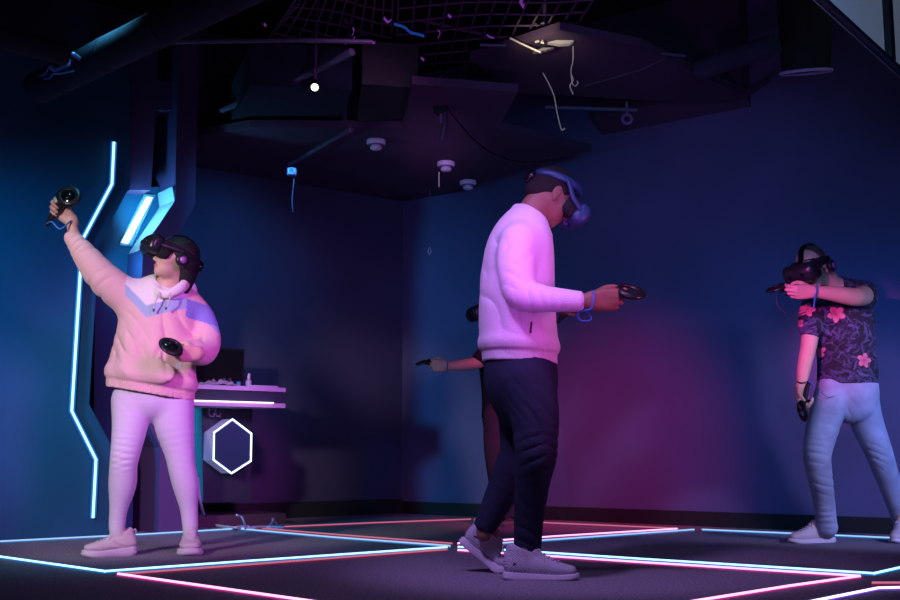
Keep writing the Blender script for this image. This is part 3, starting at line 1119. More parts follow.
# lower pipes and struts
M_pipe = mat('pipe paint', (.14, .13, .2), .5, .3)
def pipe(pts, r, name, label, m=None, cat='pipe'):
    k = MB(); k.tube(pts, r, 10)
    o = k.build(name, m or M_pipe, None); tag(o, label, cat); return o
pipe([onz(166, 42, 2.8), onz(300, 40, 2.8), onz(372, 42, 2.8)], .014, 'ceiling_pipe', 'thin purple pipe running level across the upper left ceiling')
pipe([onz(222, 110, 2.75), onz(300, 78, 2.75), onz(352, 52, 2.75)], .022, 'ceiling_pipe', 'bluish pipe slanting up towards the small lamp')
pipe([onz(290, 164, 2.55), onz(350, 130, 2.55)], .016, 'ceiling_pipe', 'teal pipe slanting under the corner soffit')
pipe([at(344, 60, 7.1), at(345, 126, 7.1), at(352, 130, 7.05)], .020, 'ceiling_pipe', 'thin upright drop pipe left of the smoke detectors')
pipe([at(354, 60, 7.2), at(355.5, 134, 7.2)], .016, 'ceiling_pipe', 'second upright drop pipe beside the ventilation box')
pipe([onz(545, 107, 2.75), onz(637, 110, 2.75)], .012, 'ceiling_pipe', 'purple rail under the black ceiling recess')
pipe([onz(480, 45, 2.92), onz(600, 47, 2.92), onz(685, 56, 2.92)], .010, 'ceiling_pipe', 'thin dark rail crossing above the right soffit')
pipe([onz(584, 86, 2.9), onz(640, 70, 2.9), onz(665, 58, 2.9)], .006, 'ceiling_pipe', 'thin dark cable rod slanting on the right soffit')

# ventilation box
k = MB()
P0 = [onz(x, y, 2.66) for x, y in [(357, 124), (404, 118), (418, 88), (362, 84)]]
k.prism(P0, Z * .27)
o = k.build('ventilation_box', mat('vent box metal', (.03, .033, .03), .85, 0, var=.15, vscale=7)); tag(o, 'grey sheet metal ventilation box hanging by the drop pipes', 'duct')
k = MB()
w0, w1 = P0[0], P0[1]
for t_ in (.25, .5, .75):
    p = w0 + (w1 - w0) * t_
    k.tube([p + Z * .02 + N1 * .004, p + Z * .25 + N1 * .004], .008, 6)
k.build('seam', M_duct, o)
# dark wall of ducts behind, under the ceiling
k = MB()
P0 = [onz(x, y, 2.7) for x, y in [(205, 170), (285, 158), (338, 128), (352, 90), (250, 85)]]
k.prism(P0, Z * .27)
o = k.build('ventilation_box', mat('teal dark duct', (.015, .03, .05), .8, var=.2, vscale=5)); tag(o, 'dark teal boxed duct under the ceiling, left of the drop pipes', 'duct')

# flanged duct at the right
c0 = at(806, 72, 6.0)
ax = nrm([-.06, -.25, 1.0])
k = MB(); k.cyl(c0, c0 + ax * .75, .135, .16, n=28, cap=False)
o = k.build('air_duct', M_black, None, (0, 0, 0)); tag(o, 'black round duct with a purple rimmed mouth, upper right', 'duct')
k = MB()
h = nrm(np.cross(ax, [0, 1, 0])); g_ = np.cross(ax, h)
k.tube([c0 + .14 * (math.cos(a) * h + math.sin(a) * g_) for a in np.linspace(0, 2 * math.pi, 40)[:-1]], .009, 8, closed=True)
k.build('flange', mat('flange', (.75, .5, .85), .5, .1), o)
duct(onz(700, 70, 2.75), onz(775, 44, 2.75), .06, 'air_duct', 'faint purple duct stub left of the rimmed duct', M_duct, 1)

# wire mesh trays under the ceiling
M_mesh = mat('mesh tray metal', (.11, .055, .115), .6, .1)
def tray(px, z, nx, ny, label, bar=.007, sag=.012):
    C4 = [onz(x, y, z) for x, y in px]
    k = MB()
    def pt(a, b):
        p = (C4[0] * (1 - a) + C4[1] * a) * (1 - b) + (C4[3] * (1 - a) + C4[2] * a) * b
        return p + Z * (sag * math.sin(7 * a + 3 * b) * math.cos(5 * b))
    for i in range(nx + 1):
        k.tube([pt(i / nx, j / 6) for j in range(7)], bar, 4)
    for j in range(ny + 1):
        k.tube([pt(i / 6, j / ny) for i in range(7)], bar, 4)
    o = k.build('wire_mesh_tray', M_mesh); tag(o, label, 'mesh tray'); return o
tray([(395, 88), (545, 70), (620, -40), (400, -40)], 2.99, 12, 10, 'purple-tinged wire mesh tray hanging in the middle of the ceiling')
tray([(262, 50), (390, 84), (394, -40), (320, -40)], 3.0, 10, 9, 'dark wire mesh tray on the left of the ceiling grid')
# diagonal brace under the trays
pipe([onz(300, 2, 3.03), onz(250, 60, 3.03)], .012, 'overhead_brace', 'slanting dark strut on the left of the mesh trays', M_mesh, 'strut')
pipe([onz(345, 20, 3.03), onz(430, 84, 3.03), onz(520, 70, 3.03)], .014, 'overhead_brace', 'bent dark strut under the middle mesh tray', M_mesh, 'strut')
pipe([onz(420, 20, 3.03), onz(560, 52, 3.03)], .012, 'overhead_brace', 'slanting dark strut right of the mesh trays', M_mesh, 'strut')

# scraps of tape and cable ties caught on the grid
M_sv = mat('violet lit tape', (.75, .3, .9), .4, emit=(.5, .1, .9), es=.15)  # faint emission puts the violet lit look into the tape
M_sb = mat('blue lit tape', (.1, .35, .9), .4, emit=(.02, .15, .8), es=.15)  # blue lit look likewise put in by emission
def scrap(px, z, m, label, w=.010):
    k = MB(); k.tube(crom([onz(x, y, z) for x, y in px], 4), 1, 6, flat=(w, .002), side=(.3, .2, 1))
    o = k.build('hanging_tape', m); tag(o, label, 'tape'); return o
scrap([(352, 36), (354, 31), (353, 28)], 2.9, M_sv, 'small violet tape curl left of the mesh tray', .006)
scrap([(345, 44), (351, 41), (355, 37)], 2.9, M_sv, 'thin violet tie at the end of the level pipe', .004)
scrap([(384, 18), (388, 22), (391, 20)], 2.95, M_sv, 'bright violet scrap on the mesh, left of the blue one')
scrap([(394, 24), (404, 27), (410, 32), (417, 34), (424, 36)], 2.95, M_sb, 'long blue tape scrap on the mesh tray')
scrap([(374, 59), (378, 63), (384, 66)], 2.9, M_sb, 'short blue scrap hanging below the mesh')
scrap([(376, 55), (386, 51), (394, 48)], 2.92, M_sb, 'thin blue tie above the short blue scrap', .004)
scrap([(372, 42), (375, 43)], 2.92, M_sv, 'tiny violet scrap beside the level pipe')
scrap([(421, 58), (424, 60)], 2.92, M_sv, 'tiny violet scrap in the middle of the mesh')
scrap([(448, 15), (451, 17)], 2.95, M_sv, 'tiny violet scrap near the top of the mesh')
scrap([(520, 0), (524, 6)], 2.98, M_sv, 'violet tape square at the top edge above the bent bracket', .02)
scrap([(487, 35), (490, 37), (494, 38)], 2.95, M_sv, 'pair of tiny violet ties right of the mesh', .005)
scrap([(438, 38), (440, 33), (438, 30)], 2.93, M_sv, 'small violet loop under the mesh tray', .004)
scrap([(264, 24), (266, 26)], 2.9, M_sv, 'lone violet dot of tape above the level pipe', .008)
scrap([(409, 105), (413, 108)], 2.8, M_sb, 'small blue tag on the corner soffit')

# bent lit bracket with shards
M_lit = mat('lit pale metal', (.75, .68, .55), .4, .2, emit=(1.0, .85, .6), es=.10)  # warm emission stands in for part of the lamplight on the metal
br = empty('broken_bracket', at(540, 42, 6.2), None, 'broken pale metal ceiling bracket lit by a warm lamp', 'bracket')
bo_ = at(540, 42, 6.2)
def bpart(name, mb, m=None):
    o = mb.build(name, m or M_lit, br); o.data.transform(Matrix.Translation(Vector(-bo_))); return o
A2 = lambda x, y, d=0: at(x, y, 6.2 + d)
k = MB(); k.prism([A2(548, 42), A2(566, 38), A2(570, 39), A2(574, 41), A2(570, 43.5), A2(560, 44.2)], np.array([0, .05, .004])); bpart('bent_plate', k)
k = MB(); k.prism([A2(533, 52), A2(543, 47.5), A2(554, 47.5), A2(547, 50)], np.array([0, .05, .004])); bpart('bent_plate', k, mat('shaded pale metal', (.3, .27, .25), .5, .2))  # second plate: darker copy of the metal, shade put into its colour
k = MB(); k.tube([A2(510, 38), A2(520, 43), A2(533, 49), A2(541, 52.5)], .006, 6); bpart('rod', k)
k = MB(); k.tube([A2(531, 33.5), A2(543, 40)], .006, 6); bpart('rod', k)
for (x, y, dx, dy) in [(535, 24, 3, 2), (541, 24, 3, -1), (541, 33, 4, -1), (548, 33, 4, -2), (545, 31, 5, 2), (535, 42, 4, -1), (541, 42, 3, 1), (548, 35, 3, 0), (560, 23, 1, 2)]:
    k = MB(); k.tube([A2(x, y), A2(x + dx, y + dy)], .008, 5); bpart('shard', k)
k = MB(); k.cyl(A2(543, 38, .05), A2(545, 5, .05), .012, n=8); bpart('hanger_rod', k, M_mesh)

# hanging wires
def wire(pts, r, m, label, name='hanging_wire'):
    k = MB(); k.tube(crom(pts, 6), r, 6); o = k.build(name, m); tag(o, label, 'wire'); return o
M_wirep = mat('pale wire', (.75, .68, .55), .4, emit=(1, .85, .6), es=.06)  # slight warm emission imitates lamplight on the wires
wire([at(543, 73, 6.3), at(549, 84, 6.3), at(554, 96, 6.3), at(557, 112, 6.3), at(560, 125, 6.3), at(562, 130, 6.3), at(565, 128, 6.3)], .0036, M_wirep, 'long pale wire with a hooked end dangling from the ceiling')
wire([at(573, 42, 6.3), at(573, 60, 6.3), at(571, 70, 6.3), at(572, 82, 6.3), at(575, 86, 6.3), at(578, 83, 6.3), at(577, 81, 6.3)], .003, M_wirep, 'short twisted pale wire hanging below the lit bracket')
wire([at(571, 74, 6.3), at(573, 80, 6.3), at(570, 86, 6.3), at(573, 94, 6.3)], .004, M_wirep, 'small knot of pale wire under the twisted one')
M_wired = mat('dark wire', (.12, .08, .14), .5)
wire([at(294, 178, 7.0), at(293, 190, 7.0), at(292, 200, 7.0), at(293, 212, 7.0)], .004, M_wired, 'thin cord hanging from the pulley box at the left soffit')
wire([at(439, 172, 7.6), at(439, 182, 7.6), at(439, 187, 7.6)], .004, M_wirep, 'short pale wire end under the middle smoke detector')
wire([at(430, 190, 7.6), at(429.6, 248, 7.6)], .002, M_wired, 'hair-thin cord hanging with a metal drop on its end')
# metal drop
dp = at(429.5, 251, 7.6)
k = MB(); k.tube([dp + np.array([0, 0, .03]), dp + np.array([.012, 0, -.005]), dp + np.array([0, 0, -.028]), dp + np.array([-.012, 0, -.005])], .005, 6, closed=True)
o = k.build('hanging_hook', mat('pale hook', (.5, .45, .6), .3, .4)); tag(o, 'little metal drop hook hanging in front of the blue wall', 'hook')
# cable pulley with retractor above the player in white
pp = at(440, 98, 6.6)
pu = empty('cable_pulley_hanger', pp, None, 'dark cable retractor hanging in the middle of the ceiling', 'pulley')
k = MB(); k.tube([np.array([0, 0, .14]), np.array([0, 0, .0]), np.array([.01, 0, -.16])], .012, 8); k.build('hanger_strap', M_wired, pu)
k = MB(); k.cyl((.0, -.03, -.06), (.0, .03, -.06), .045, n=18); k.build('reel', M_blackp, pu)
k = MB(); k.tube([np.array([.028, 0, -.08]), np.array([.026, 0, -.2]), np.array([.01, .0, -.28])], .018, 8); k.build('spring_sleeve', mat('sleeve', (.03, .03, .05), .5), pu)
k = MB(); k.cyl((-.002, -.034, .005), (-.002, -.02, .005), .010, n=12); k.build('blue_pin', M_sv, pu)
# pulley box at left soffit
pp = at(292, 172, 7.0)
pb = empty('pulley_box_hanger', pp, None, 'small blue-lit cable guide at the lower end of the teal pipe', 'pulley')
k = MB(); k.box((0, 0, 0), (.06, .05, .05), None, .008); k.build('case', mat('guide case', (.2, .2, .45), .4), pb)
k = MB(); k.tube([np.array([.0 + .02 * math.cos(a), -.028, .02 * math.sin(a)]) for a in np.linspace(0, 6.28, 17)[:-1]], .005, 6, closed=True); k.build('guide_ring', mat('guide ring', (.5, .5, .8), .3, .4), pb)
# ring hook on the right soffit
pp = at(627, 119, 7.3)
k = MB(); k.tube([pp + np.array([.032 * math.cos(a), 0, .032 * math.sin(a)]) for a in np.linspace(0, 6.28, 21)[:-1]], .010, 8, closed=True)
k.cyl(pp + Z * .03, pp + Z * .12, .008, n=8)
o = k.build('hanging_hook', mat('hook violet', (.35, .2, .45), .4)); tag(o, 'round ring hook under the right soffit beam', 'hook')

# smoke detectors
M_det = mat('detector plastic', (.92, .82, .94), .5)
det = None
for i, (x, y, lab) in enumerate([(376, 140, 'white round smoke detector, left and biggest of the three on the soffit'),
                                 (446, 162, 'white round smoke detector between the other two on the soffit'),
                                 (468, 181, 'smallest smoke detector on the soffit, nearest the player in white')]):
    p = onz(x, y, 2.615)
    if det is None:
        det = empty('smoke_detector', p)
        k = MB(); k.lathe([(0, 0), (.062, 0), (.066, -.006), (.066, -.026), (.058, -.034), (.04, -.036), (0, -.036)], (0, 0, 0), n=32); k.build('base', M_det, det)
        k = MB(); k.lathe([(.03, -.034), (.032, -.044), (.040, -.048), (.040, -.060), (.030, -.068), (0, -.070)], (0, 0, 0), n=32); k.build('sensor_cap', M_det, det)
        k = MB(); k.lathe([(.0545, -.030), (.0555, -.0345), (.036, -.0385), (.034, -.036)], (0, 0, 0), n=32); k.build('vent_ring', mat('grey vent ring', (.25, .2, .3), .6), det)
        d_ = det
    else:
        d_ = det.copy(); COL.objects.link(d_); d_.location = p
        for chd in list(det.children):
            q_ = chd.copy(); COL.objects.link(q_); q_.parent = d_
    tag(d_, lab, 'smoke detector', 'smoke detectors on the soffit')

# small bright spot lamp
pp = at(315, 86, 6.2)
lp = empty('ceiling_spot_lamp', pp, None, 'small glowing round lamp under the dark ceiling', 'lamp')
k = MB(); k.lathe([(0, .03), (.025, .03), (.034, .01), (.036, -.01), (.030, -.015)], (0, 0, 0), (0, .5, .9)); k.build('housing', M_blackp, lp)
s_ = SDF((-.05,) * 3, (.05,) * 3, .004); s_.ell((0, -.012, -.012), (.021,) * 3, None, 0)
s_.build('bulb', strip_mat('warm bulb', (1.0, .9, .7), 7.0), lp)
k = MB(); k.tube([np.array([0, .01, .025]), np.array([0, .05, .8])], .008, 6); k.build('hanger_rod', M_mesh, lp)

# glazed booth panel, top right
g0, g1 = onz(808, -9, 2.28), onz(884.5, 60, 2.28)
gd = nrm(g1 - g0); gn = np.cross(gd, Z)
Lg = np.linalg.norm(g1 - g0)
wd = empty('window_1', g0, None); tag(wd, kind='structure')
M_pane = mat('glowing grey glass', (.22, .27, .31), .25, emit=(.14, .18, .25), es=.36, var=.12, vscale=2.2)  # faint emission stands in for light on the glass
def wpart(name, mb, m):
    o = mb.build(name, m, wd); o.data.transform(Matrix.Translation(Vector(-g0))); return o
for a, b_ in ((-1.2, Lg - .03), (Lg + .045, Lg + 1.2)):
    k = MB(); k.prism([g0 + gd * a + Z * .02, g0 + gd * b_ + Z * .02, g0 + gd * b_ + Z * 1.3, g0 + gd * a + Z * 1.3], gn * .012); wpart('pane', k, M_pane)
k = MB(); k.prism([g0 + gd * -1.2 - Z * .012, g0 + gd * (Lg + 1.2) - Z * .012, g0 + gd * (Lg + 1.2) + Z * .008, g0 + gd * -1.2 + Z * .008], gn * .03); wpart('bottom_rail', k, M_blackp)
k = MB(); k.prism([g0 + gd * (Lg - .02), g0 + gd * (Lg + .04), g0 + gd * (Lg + .04) + Z * 1.3, g0 + gd * (Lg - .02) + Z * 1.3], gn * .04); wpart('mullion', k, M_blackp)
k = MB(); k.tube([g0 + gd * -1.2 - Z * .018 - gn * .0, g0 + gd * (Lg + 1.2) - Z * .018], .0035, 6); wpart('edge_trim', k, mat('copper trim', (.5, .3, .25), .35, .6))
# ================================================================== PEOPLE
def T(rows):
    """rows of (px, py, Y, r...) -> points, radii"""
    P = np.array([at(r[0], r[1], r[2]) for r in rows])
    R_ = np.array([r[3:] for r in rows], float)
    return P, (R_[:, 0] if R_.shape[1] == 1 else R_)


def hframe(X, Y, left=False):
    x = nrm(X); y = np.asarray(Y, float); y = nrm(y - (y @ x) * x)
    z = np.cross(x, y) * (-1 if left else 1)
    return np.stack([x, y, z], 1)


def headframe(fwd, roll=(0, 0, 1)):
    f = nrm(fwd)
    return frame(f, np.cross(roll, f))


M_skinL = mat('fair skin', (.62, .40, .32), .5, vcol=True, sss=.08, var=.05, vscale=20)
M_skinD = mat('deep brown skin', (.26, .115, .085), .5, vcol=True, sss=.05, var=.06, vscale=20)
M_skinR = mat('light skin', (.58, .34, .28), .5, vcol=True, sss=.08, var=.06, vscale=20)
M_hair = mat('black hair', (.012, .010, .014), .45, bump=.5, bscale=180)
M_hairb = mat('short dark hair', (.012, .008, .009), .8, bump=.6, bscale=350)
M_hmd = mat('headset shell', (.016, .016, .022), .28, spec=.5)
M_hmdb = mat('blue headset shell', (.022, .045, .13), .4, spec=.5)
M_lens = mat('dark lens', (.004, .004, .006), .08)
M_pad = mat('foam padding', (.01, .01, .012), .9)
M_logo = mat('purple plate', (.45, .15, .5), .3, .3)  # plain purple base colour
M_strap = mat('blue wrist strap', (.05, .16, .50), .6)
M_strapk = mat('dark wrist strap', (.03, .03, .05), .6)
M_silver = mat('silver end', (.35, .3, .45), .3, .6)
M_shoe = mat('pale knit shoe', (.50, .46, .56), .85)
nt = M_shoe.node_tree
wv = nt.nodes.new('ShaderNodeTexWave'); wv.inputs['Scale'].default_value = 55; wv.inputs['Distortion'].default_value = 5; wv.inputs['Detail'].default_value = 2; wv.inputs['Detail Scale'].default_value = 2; wv.bands_direction = 'DIAGONAL'
tcn = [n for n in nt.nodes if n.type == 'TEX_COORD'][0]
nt.links.new(tcn.outputs['Object'], wv.inputs['Vector'])
cr = nt.nodes.new('ShaderNodeValToRGB')
cr.color_ramp.elements[0].position = .12; cr.color_ramp.elements[0].color = (.37, .33, .43, 1)
cr.color_ramp.elements[1].position = .55; cr.color_ramp.elements[1].color = (.56, .51, .62, 1)
nt.links.new(wv.outputs['Fac'], cr.inputs['Fac'])
nt.links.new(cr.outputs['Color'], nt.nodes['Principled BSDF'].inputs['Base Color'])
bpn = nt.nodes.new('ShaderNodeBump'); bpn.inputs['Strength'].default_value = .35; bpn.inputs['Distance'].default_value = .004
nt.links.new(wv.outputs['Fac'], bpn.inputs['Height']); nt.links.new(bpn.outputs['Normal'], nt.nodes['Principled BSDF'].inputs['Normal'])
M_shoew = mat('pale leather shoe', (.62, .52, .56), .6, bump=.2, bscale=120)
M_sole = mat('pale rubber sole', (.68, .60, .72), .6)
M_lace = mat('pale laces', (.55, .50, .60), .8)
HM = (M_hmd, M_lens, M_pad, M_logo)
CM = (M_blackp, M_lens, M_silver, M_strap)
SH = (M_shoe, M_sole, M_lace, M_blackp)
SHW = (M_shoew, M_sole, M_lace, M_blackp)

# ------------------------------------------------------------------ 1. player in the pink hoodie, arm raised
base = np.array([*onz(150, 555, 0)[:2], 0])
w = MB()
YW = 5.5
B = SDF(at(40, 560, 5.9) * [1, 0, 1] + [0, 4.85, -.02], at(235, 180, 5.2) * [1, 0, 1] + [0, 5.95, .06], .0045)
hd = at(175.5, 259.5, 5.42)
HR = headframe((-.80, -.52, .26), (.10, 0, 1))
# shoes first: they give the ankles
me_person = None
# hoodie / body guides
tor = [(151, 396, YW, .150, .105), (153, 380, YW, .155, .115), (157, 345, YW, .150, .110), (160, 315, YW, .150, .105), (163, 297, YW, .12, .08), (167, 287, YW - .02, .055, .055)]
P_, R_ = T(tor); B.tube(P_, R_, (1, .25, 0), 4, .02)
B.tube(*T([(167, 296, 5.47, .058), (170, 282, 5.46, .050), (176, 267, 5.44, .054)]), k=.03)
add_head(B, hd, HR, .91, .95)
armR = [(133, 303, 5.48, .05), (110, 275, 5.40, .044), (90, 254, 5.35, .038), (75, 236, 5.32, .028)]
cR = at(58.5, 210, 5.28); axR = nrm((.66, -.12, .74))
RhR = hframe((-.70, -.22, .66), axR)
WR = cR - RhR[:, 0] * .072 + RhR[:, 2] * .030
P_, R_ = T(armR); B.tube(np.vstack([P_, WR]), np.append(R_, .025), k=.015)
add_hand(B, WR, RhR, s=.95, curl=[(42, 60, 35), (55, 80, 50), (62, 82, 50), (66, 82, 50)])
armL = [(194, 305, 5.56, .05), (208, 335, 5.54, .045), (209, 350, 5.48, .042), (198, 351, 5.36, .035)]
cL = at(181, 352.5, 5.20); axL = nrm((-.40, -.88, .16))
RhL = hframe((-.72, -.62, -.08), (.05, -.35, .95), True)
WL = cL - RhL[:, 0] * .072 + RhL[:, 2] * .030
P_, R_ = T(armL); B.tube(np.vstack([P_, WL]), np.append(R_, .025), k=.015)
add_hand(B, WL, RhL, s=.95)
legA = [(133, 403, 5.48, .080), (130.5, 425, 5.45, .072), (125.5, 452, 5.42, .055), (123.5, 466, 5.42, .050), (122.5, 485, 5.445, .048), (119, 507, 5.46, .031), (117.3, 528, 5.47, .027)]
legB = [(172, 403, 5.52, .080), (175, 425, 5.53, .073), (179.5, 452, 5.54, .056), (182, 468, 5.55, .050), (185.7, 485, 5.57, .047), (188.8, 507, 5.59, .031), (190.4, 528, 5.60, .027)]
for lg in (legA, legB):
    B.tube(*T(lg), k=.008)
PB = B
person = None


def mk_person(B, name, m, base, label, s=1.0):
    skin = np.array(m.node_tree.nodes['Principled BSDF'].inputs['Base Color'].default_value[:3])
    def colfn(V):
        c = np.tile(skin, (len(V), 1))
        q = (V - hd) @ HR / s
        lips = ((q[:, 0] - .095) / .02) ** 2 + (q[:, 1] / .024) ** 2 + ((q[:, 2] + .0695) / .0125) ** 2 < 1
        c[lips] = skin * np.array([.85, .45, .50])
        for e in (1, -1):
            eye = ((q - np.array([.078, .032 * e, 0])) ** 2).sum(1) < .013 ** 2
            c[eye] = (.7, .68, .68)
            iris = ((q - np.array([.087, .032 * e, 0])) ** 2).sum(1) < .006 ** 2
            c[iris] = (.03, .02, .02)
            brow = (np.abs(q[:, 2] - .022) < .005) & (np.abs(q[:, 1] - .034 * e) < .020) & (q[:, 0] > .06)
            c[brow] = (.03, .02, .02)
        return c
    o = B.build(name, m, None, base, 1, colfn)
    return tag(o, label, 'person')


# feet go in before meshing; shoes need the person object, so make it from a placeholder parent swap
def shoes_for(specs):
    out = []
    for sp in specs:
        out.append(sp)
    return out


def foot_pts(c, fwd, L, pitch):
    x = nrm([fwd[0], fwd[1], 0]); s = L / .30; th = math.radians(pitch)
    def wp(p):
        p = np.array(p) * s
        ww = th if p[0] < -.04 * s else 0
        X, Zz = p[0], p[2]
        q = np.array([X * math.cos(ww) + Zz * math.sin(ww), p[1], -X * math.sin(ww) + Zz * math.cos(ww)])
        return np.asarray(c) + x * q[0] + np.cross([0, 0, 1], x) * q[1] + np.array([0, 0, q[2]])
    return wp((-.120, 0, .125)), wp((-.140, 0, .066)), wp((-.01, 0, .048))


fA = (onz(99, 557, 0), (-.76, -.62), .255, 0)
fB = (onz(190, 555.0, 0), (.24, -1.0), .265, 0)
for (c_, f_, L_, p_) in (fA, fB):
    add_foot(B, *foot_pts(c_, f_, L_, p_))
person = mk_person(B, 'person', M_skinL, base, 'person in pink hoodie and pale leggings raising one arm with a controller', .91)
for (c_, f_, L_, p_), lb in ((fA, None), (fB, None)):
    shoe(person, base, c_, f_, L_, 1.2 if L_ < .26 else 1.42, lb, SHW, p_, chunky=True)

# hair: cap, back, low tail
H = SDF(hd - .2, hd + [.22, .22, .2], .0045)
Lh = lambda *p: loc(hd, HR, p)
H.ell(Lh(-.020, 0, .030), (.099, .082, .090), HR, .0)
H.ell(Lh(-.065, 0, -.02), (.052, .066, .074), HR, .03)
H.tube([Lh(-.085, .0, -.05), Lh(-.092, -.005, -.11), Lh(-.095, -.01, -.16)], [.040, .032, .016], k=.03)
H.ell(Lh(.085, 0, -.08), (.118, .13, .108), HR, .02, 'sub')
H.ell(Lh(.0, .09, -.045), (.035, .03, .045), HR, .01, 'sub')
H.disp(lambda p: .0025 * np.sin(((p - hd) @ HR[:, 2]) * 40 + wob(p, 3, 30) * 2))
H.build('hair', M_hair, person, base)

# hoodie
M_hood = mat('hoodie fleece', (.7, .4, .45), .92, vcol=True, bump=.25, bscale=160, sheen=.25, spec=.2)
S = SDF(at(50, 420, 5.9) * [1, 0, 1] + [0, 5.05, 0], at(230, 225, 5.2) * [1, 0, 1] + [0, 5.85, .03], .0055)
hem_c = at(151, 394, YW)
tr = [(150, 400, YW, .222, .165), (152, 380, YW, .222, .170), (155, 356, YW, .206, .160), (158, 330, YW, .196, .150), (161, 308, YW, .190, .130), (164, 295, YW, .150, .100), (166, 288, YW - .01, .085, .075)]
P_, R_ = T(tr); S.tube(P_, R_, (1, .22, 0), 4, 0)
S.tube(*T([(138, 304, 5.48, .085), (122, 293, 5.44, .088), (103, 277, 5.39, .080), (88, 259, 5.35, .064), (77, 244, 5.325, .046), (71, 236, 5.315, .038)]), k=.05, cut1=True)
S.tube(*T([(189, 305, 5.55, .074), (201, 319, 5.56, .070), (207, 340, 5.53, .068), (204, 351, 5.46, .064), (195, 351, 5.36, .058), (188, 348.5, 5.31, .045), (184, 348.5, 5.275, .040)]), k=.035, cut1=True)
# hood rolled round the neck and lying on the back
pts = [at(x, y, Y) for x, y, Y in [(152, 286, 5.44), (160, 293, 5.37), (171, 293, 5.37), (183, 286, 5.42), (188, 279, 5.52), (178, 277, 5.60), (162, 279, 5.57), (152, 286, 5.44)]]
S.tube(pts, [(.024, .020), (.024, .018), (.024, .018), (.028, .022), (.034, .030), (.034, .034), (.030, .026), (.024, .020)], (0, 0, 1), 4, .015)
S.ell(at(178, 292, 5.64), (.10, .06, .085), None, .03)
S.ell(at(168, 279, 5.46), (.055, .055, .07), None, .02, 'sub')
# kangaroo pocket
S.ell(at(152, 372, 5.335), (.115, .022, .055), None, .012)
# hem
hn = nrm((at(195, 399, YW) - at(106, 384, YW)))
hn = nrm(np.array([hn[2], 0, -hn[0]])); hn = -hn if hn[2] > 0 else hn
hemz = lambda p: (p - hem_c) @ -hn
def hood_disp(p):
    o = np.zeros(len(p))
    h_ = hemz(p)
    body = (p[:, 0] > at(103, 380, YW)[0] - .01)
    # ribbed waistband pulling in, fabric blousing over it
    o += np.where((h_ < .055) & (h_ > -.02), .009, 0) * np.clip((.055 - h_) / .012, 0, 1)
    a = np.arctan2(p[:, 0] - hem_c[0], hem_c[1] - p[:, 1])
    o += np.where(h_ < .055, .0025 * np.sin(a * 90), 0)
    o -= .009 * np.exp(-((h_ - .085) / .03) ** 2) * (h_ > 0)
    o += .007 * np.sin(a * 7 + 2.0 * np.sin(h_ * 9)) * np.exp(-((h_ - .13) / .14) ** 2)
    return o
S.disp(hood_disp)
S.disp(folds([(at(112, 292, 5.36), (1, .2, .25), .075, .012, .14), (at(92, 263, 5.3), (-.6, 0, .8), .05, .010, .10),
              (at(80, 247, 5.3), (-.6, 0, .8), .035, .007, .06), (at(122, 325, 5.36), (.8, 0, .6), .07, .011, .12),
              (at(203, 345, 5.42), (.3, 0, 1), .055, .012, .10), (at(192, 325, 5.42), (.75, 0, .6), .07, .012, .10),
              (at(168, 350, 5.34), (1, 0, .25), .09, .010, .16), (at(140, 365, 5.34), (1, 0, -.15), .10, .009, .15),
              (at(140, 305, 5.36), (.7, 0, .7), .06, .007, .09), (at(205, 330, 5.48), (.2, 0, 1), .06, .009, .07)], 5, 1.5))
S.D0 = S.D.copy()
S.cut(hem_c, hn, .45)
S.hollow(hem_c, hn, .40, .013, .05)
vb = at(154.5, 321, YW)
def hoodcol(V):
    pink = np.array([.74, .47, .48]); wht = np.array([.80, .77, .76]); blue = np.array([.36, .47, .66])
    c = np.tile(pink, (len(V), 1))
    x, z = V[:, 0] - vb[0], V[:, 2] - vb[2]
    lo = np.where(x < 0, -x * .98, x * .30)
    lo = np.where(x > .19, .057 + (x - .19) * -.9, lo)
    hi = lo + np.where(x < 0, .055, .062)
    # raised sleeve: bands run across the sleeve
    ax_ = nrm(at(88, 259, 5.35) - at(138, 304, 5.48))
    tt = (V - at(133, 300, 5.47)) @ ax_
    sl = x < -.115
    mid = (z > lo) & (z <= hi) & ~sl
    top = (z > hi) & ~sl
    c[mid] = blue; c[top] = wht
    c[sl & (tt < .03) & (z > .075)] = blue
    c[sl & (tt < -.035) & (z > .11)] = wht
    sr = (x > .175)
    zr = z - .02
    c[sr & (zr > -.01 - (x - .175) * .25) & (zr < .085 - (x - .175) * .25)] = np.array([.24, .25, .62])
    c[sr & (zr >= .085 - (x - .175) * .25)] = pink
    # back of the right shoulder stays pink
    return c
S.build('hoodie', M_hood, person, base, 1, hoodcol)
dr = MB()
for a in (((160, 292, 5.345), (157, 300, 5.335), (154.5, 309, 5.338)), ((171, 293, 5.345), (170, 301, 5.34), (167, 307.5, 5.345))):
    dr.tube(crom([at(*q) - base - np.array([0, .012, 0]) for q in a], 4), .004, 6)
dr.build('drawstring', mat('drawstring cord', (.6, .55, .6), .8), person)
for a in (((154.5, 309, 5.338), (154.2, 312, 5.338)), ((167, 307.5, 5.345), (166.3, 310, 5.345))):
    k = MB()
    k.cyl(at(*a[0]) - base - np.array([0, .012, 0]), at(*a[1]) - base - np.array([0, .012, 0]), .005, n=8)
    k.build('cord_tip', M_blackp, person)
k = MB(); k.box(at(179, 366, 5.325) - base, (.030, .006, .028), frame((.97, .1, -.15), (0, 1, 0)), .003); k.build('clothing_label', mat('grey patch', (.45, .38, .5), .6), person)

